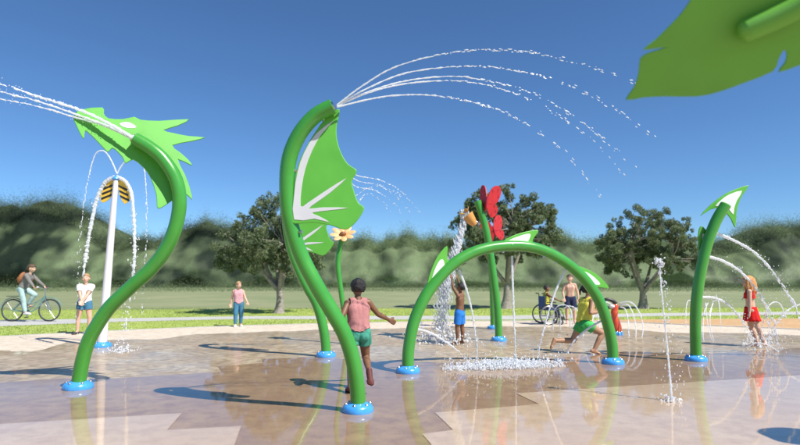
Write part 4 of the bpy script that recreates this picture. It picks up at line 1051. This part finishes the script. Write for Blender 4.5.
# wheelchair, its frame facing right
g = G(548, 324.3)
wc = empty('wheelchair', (g.x, g.y, 0), R(-90+8), local=True); tag(wc, 'blue and black wheelchair facing right at the lawn side of the pad', 'wheelchair')
DKM = mat('dark_metal', (.03, .03, .035), .4, metal=.3); RUB = mat('rubber', (.02, .02, .02), .7); SEATB = cloth('seat_blue', (.05, .10, .22))
def wheel(name, c, r, parent, tr=.014, sp=16, rimm=STEEL, axis=X, tyre=RUB):
    w_ = empty(name, (0, 0, 0), 0, parent); 
    ring = lambda rr, off=0: [V(c)+V((off, math.cos(a)*rr, math.sin(a)*rr)) for a in [2*math.pi*k/36 for k in range(37)]]
    MB().tube(ring(r-tr), tr, 8, caps=False).build('tyre', tyre, w_); MB().tube(ring(r-2.3*tr), tr*.55, 6, caps=False).build('rim', rimm, w_)
    for k in range(sp):
        a = 2*math.pi*k/sp; MB().tube([V(c)+V((.012 if k % 2 else -.012, 0, 0)), V(c)+V((0, math.cos(a)*(r-2.4*tr), math.sin(a)*(r-2.4*tr)))], .0022, 4).build('spoke', STEEL, w_)
    MB().tube([V(c)+V((-.03, 0, 0)), V(c)+V((.03, 0, 0))], .018, 10).build('hub', STEEL, w_)
    return w_
for sx in (-1, 1):
    w_ = wheel('wheel', (sx*.27, -.08, .28), .28, wc, .014, 12)
    MB().tube([V((sx*.305, -.08, .28))+V((0, math.cos(a)*.235, math.sin(a)*.235)) for a in [2*math.pi*k/30 for k in range(31)]], .008, 6, caps=False).build('push_rim', STEEL, w_)
    wheel('caster', (sx*.20, .30, .075), .075, wc, .018, 5)
    MB().tube(spline([V((sx*.23, -.16, .86)), V((sx*.23, -.15, .62)), V((sx*.23, -.14, .26)), V((sx*.23, .10, .22)), V((sx*.21, .30, .24)), V((sx*.20, .31, .14))], 5), .012, 8).build('side_frame', DKM, wc)
    MB().tube(spline([V((sx*.22, .16, .42)), V((sx*.20, .32, .40)), V((sx*.17, .42, .16))], 5), .012, 8).build('leg_rest', DKM, wc)
    MB().box((sx*.12, .46, .13), (.065, .07, .008)).build('footplate', DKM, wc, smooth=False)
    MB().tube([V((sx*.23, -.16, .86)), V((sx*.23, -.25, .87))], .017, 8).build('push_handle', RUB, wc)
    MB().box((sx*.235, .02, .62), (.022, .13, .015)).build('armrest', RUB, wc, bevel=.006)
MB().box((0, .02, .42), (.20, .20, .022)).build('seat', SEATB, wc, bevel=.012); MB().box((0, -.17, .62), (.20, .02, .17)).build('backrest', SEATB, wc, bevel=.012)
q, _, _ = person('boy in yellow tank top and dark trousers sitting in the wheelchair', (g.x+.0, g.y, 0), R(-90+8), 1.22, SK_D,
       dict(ground=False, pelvis=(0, -.03, .415), spine=(0, .02, 1), headup=(0, .05, 1), look=(.1, 1, 0), thighL=(-.12, 1, -.05), thighR=(.12, 1, -.05), shinL=(0, .25, -1), shinR=(0, .25, -1), handR=(.17, .24, .53), handL=(-.17, .14, .55)),
       [('tank_top', YEL), ('leggings', NAVY), ('shoe', SHOE_D)], ('short', H_BLK), vox=.010)

# bicycle and rider
g = G(30, 321.3); BIKE = (g.x, g.y, -.01); BRZ = R(-90)
bk = empty('bicycle', BIKE, BRZ, local=True); tag(bk, 'pale green city bicycle on the path at far left', 'bicycle')
BF = mat('bicycle_paint', (.16, .30, .27), .35, coat=.5)
RW, FW = V((0, -.55, .34)), V((0, .57, .34))
for c in (RW, FW): wheel('wheel', c, .34, bk, .018, 20)
def tb(name, pts, r, m, n=5): return MB().tube(spline([V(p) for p in pts], n), r, 8).build(name, m, bk)
BB = (0, -.10, .28)
fr = tb('frame', [(0, .42, .82), (0, .30, .50), (0, .06, .32), BB], .020, BF)
for a, b in (((0, .40, .75), (0, .22, .62)), ((0, .22, .62), BB), (BB, (0, -.24, .80)), ((.03, -.55, .34), (.02, -.10, .28)), ((-.03, -.55, .34), (-.02, -.10, .28)), ((.03, -.55, .34), (.01, -.20, .68)), ((-.03, -.55, .34), (-.01, -.20, .68)), ((0, .40, .70), (0, -.17, .45))):
    MB().tube([V(a), V(b)], .014, 8).build('frame_tube', BF, fr)
tb('fork', [(0, .40, .92), (0, .43, .72), (.045, .47, .60), (.045, .57, .34)], .013, STEEL); tb('fork', [(0, .43, .72), (-.045, .47, .60), (-.045, .57, .34)], .013, STEEL)
tb('handlebar', [(.27, .18, 1.02), (.25, .32, 1.04), (.10, .40, 1.0), (0, .40, .98), (-.10, .40, 1.0), (-.25, .32, 1.04), (-.27, .18, 1.02)], .013, STEEL)
for sx in (-1, 1): MB().tube([V((sx*.27, .17, 1.02)), V((sx*.262, .28, 1.035))], .019, 8).build('grip', RUB, bk)
MB().tube([V((0, .40, .90)), V((0, .40, .98))], .016, 8).build('stem', STEEL, bk); MB().tube([V((0, -.235, .78)), V((0, -.255, .88))], .014, 8).build('seat_post', STEEL, bk)
MB().ell((0, -.29, .90), (.085, .13, .035)).build('saddle', RUB, bk)
for c in (RW, FW): MB().tube([c+V((0, math.cos(a)*.375, math.sin(a)*.375)) for a in [R(20+k*9) for k in range(18)]], .016, 6).build('mudguard', BF, bk)
MB().tube([V((-.02, -.10, .28)), V((.06, -.10, .28))], .07, 20).build('chain_ring', DKM, bk)
for sx, a in ((1, -70), (-1, 110)):
    e_ = V((sx*.075, -.10+.16*math.cos(R(a)), .28+.16*math.sin(R(a)))); MB().tube([V((sx*.06, -.10, .28)), e_], .01, 6).build('crank', STEEL, bk); MB().box(e_+V((sx*.05, 0, 0)), (.045, .04, .012)).build('pedal', RUB, bk, smooth=False)
for (yy, zz) in ((-.55, .76),): MB().box((0, yy-.0, zz), (.07, .17, .008)).build('rear_rack', DKM, bk, smooth=False)
hh = 1.60
q, Jb, (hcb, HRb) = person('cyclist in grey jacket and pale trousers riding along the path', BIKE, BRZ, hh, SK_L,
       dict(ground=False, pelvis=(0, -.28/hh, .985/hh), spine=(0, .42, 1), headup=(0, .12, 1), look=(0, 1, .0), handR=(.255/hh, .20/hh, 1.06/hh), handL=(-.255/hh, .20/hh, 1.06/hh), elhR=(.5, -.2, -.8), elhL=(-.5, -.2, -.8),
            footR=(.10/hh, -.075/hh, .21/hh), footL=(-.10/hh, -.16/hh, .50/hh), foot_dirR=(0, 1, -.05), foot_dirL=(0, 1, -.1), curl=1.2, slim=.9), [('shirt', GREYC), ('jeans', AQUA), ('shoe', SHOE_W)], ('bun', H_BRN), vox=.010, slim=.92)
sl_ = MB()
for k in ('R', 'L'):
    s_, el, wr = Jb[k][:3]; sl_.tube([s_.lerp(el, .4), el, el.lerp(wr, .5), wr], [.062, .052, .048, .036], 12)
sl_.build('jacket_sleeves', GREYC, q)
bp = empty('backpack', BIKE, BRZ, local=True); tag(bp, 'tan brown backpack worn on the back of the cyclist', 'backpack')
RB = Matrix.Rotation(R(-23), 3, 'X'); c = V((0, -.28, 1.0))+V((0, .42, 1)).normalized()*.27+RB@V((0, -.17, 0))
MB().ell(c, (.13, .085, .19), RB, 18, 12).build('bag', cloth('tan_leather', (.36, .15, .07)), bp); MB().ell(c+RB@V((0, -.07, -.06)), (.09, .04, .08), RB).build('pocket', cloth('dark_tan', (.22, .09, .045)), bp)
for sx in (-1, 1): MB().tube(spline([c+RB@V((sx*.07, .06, .16)), c+RB@V((sx*.10, .17, .20)), c+RB@V((sx*.105, .28, .08)), c+RB@V((sx*.10, .22, -.08)), c+RB@V((sx*.08, .07, -.14))], 4), .013, 6).build('strap', cloth('dark_tan', (.2, .1, .05)), bp)
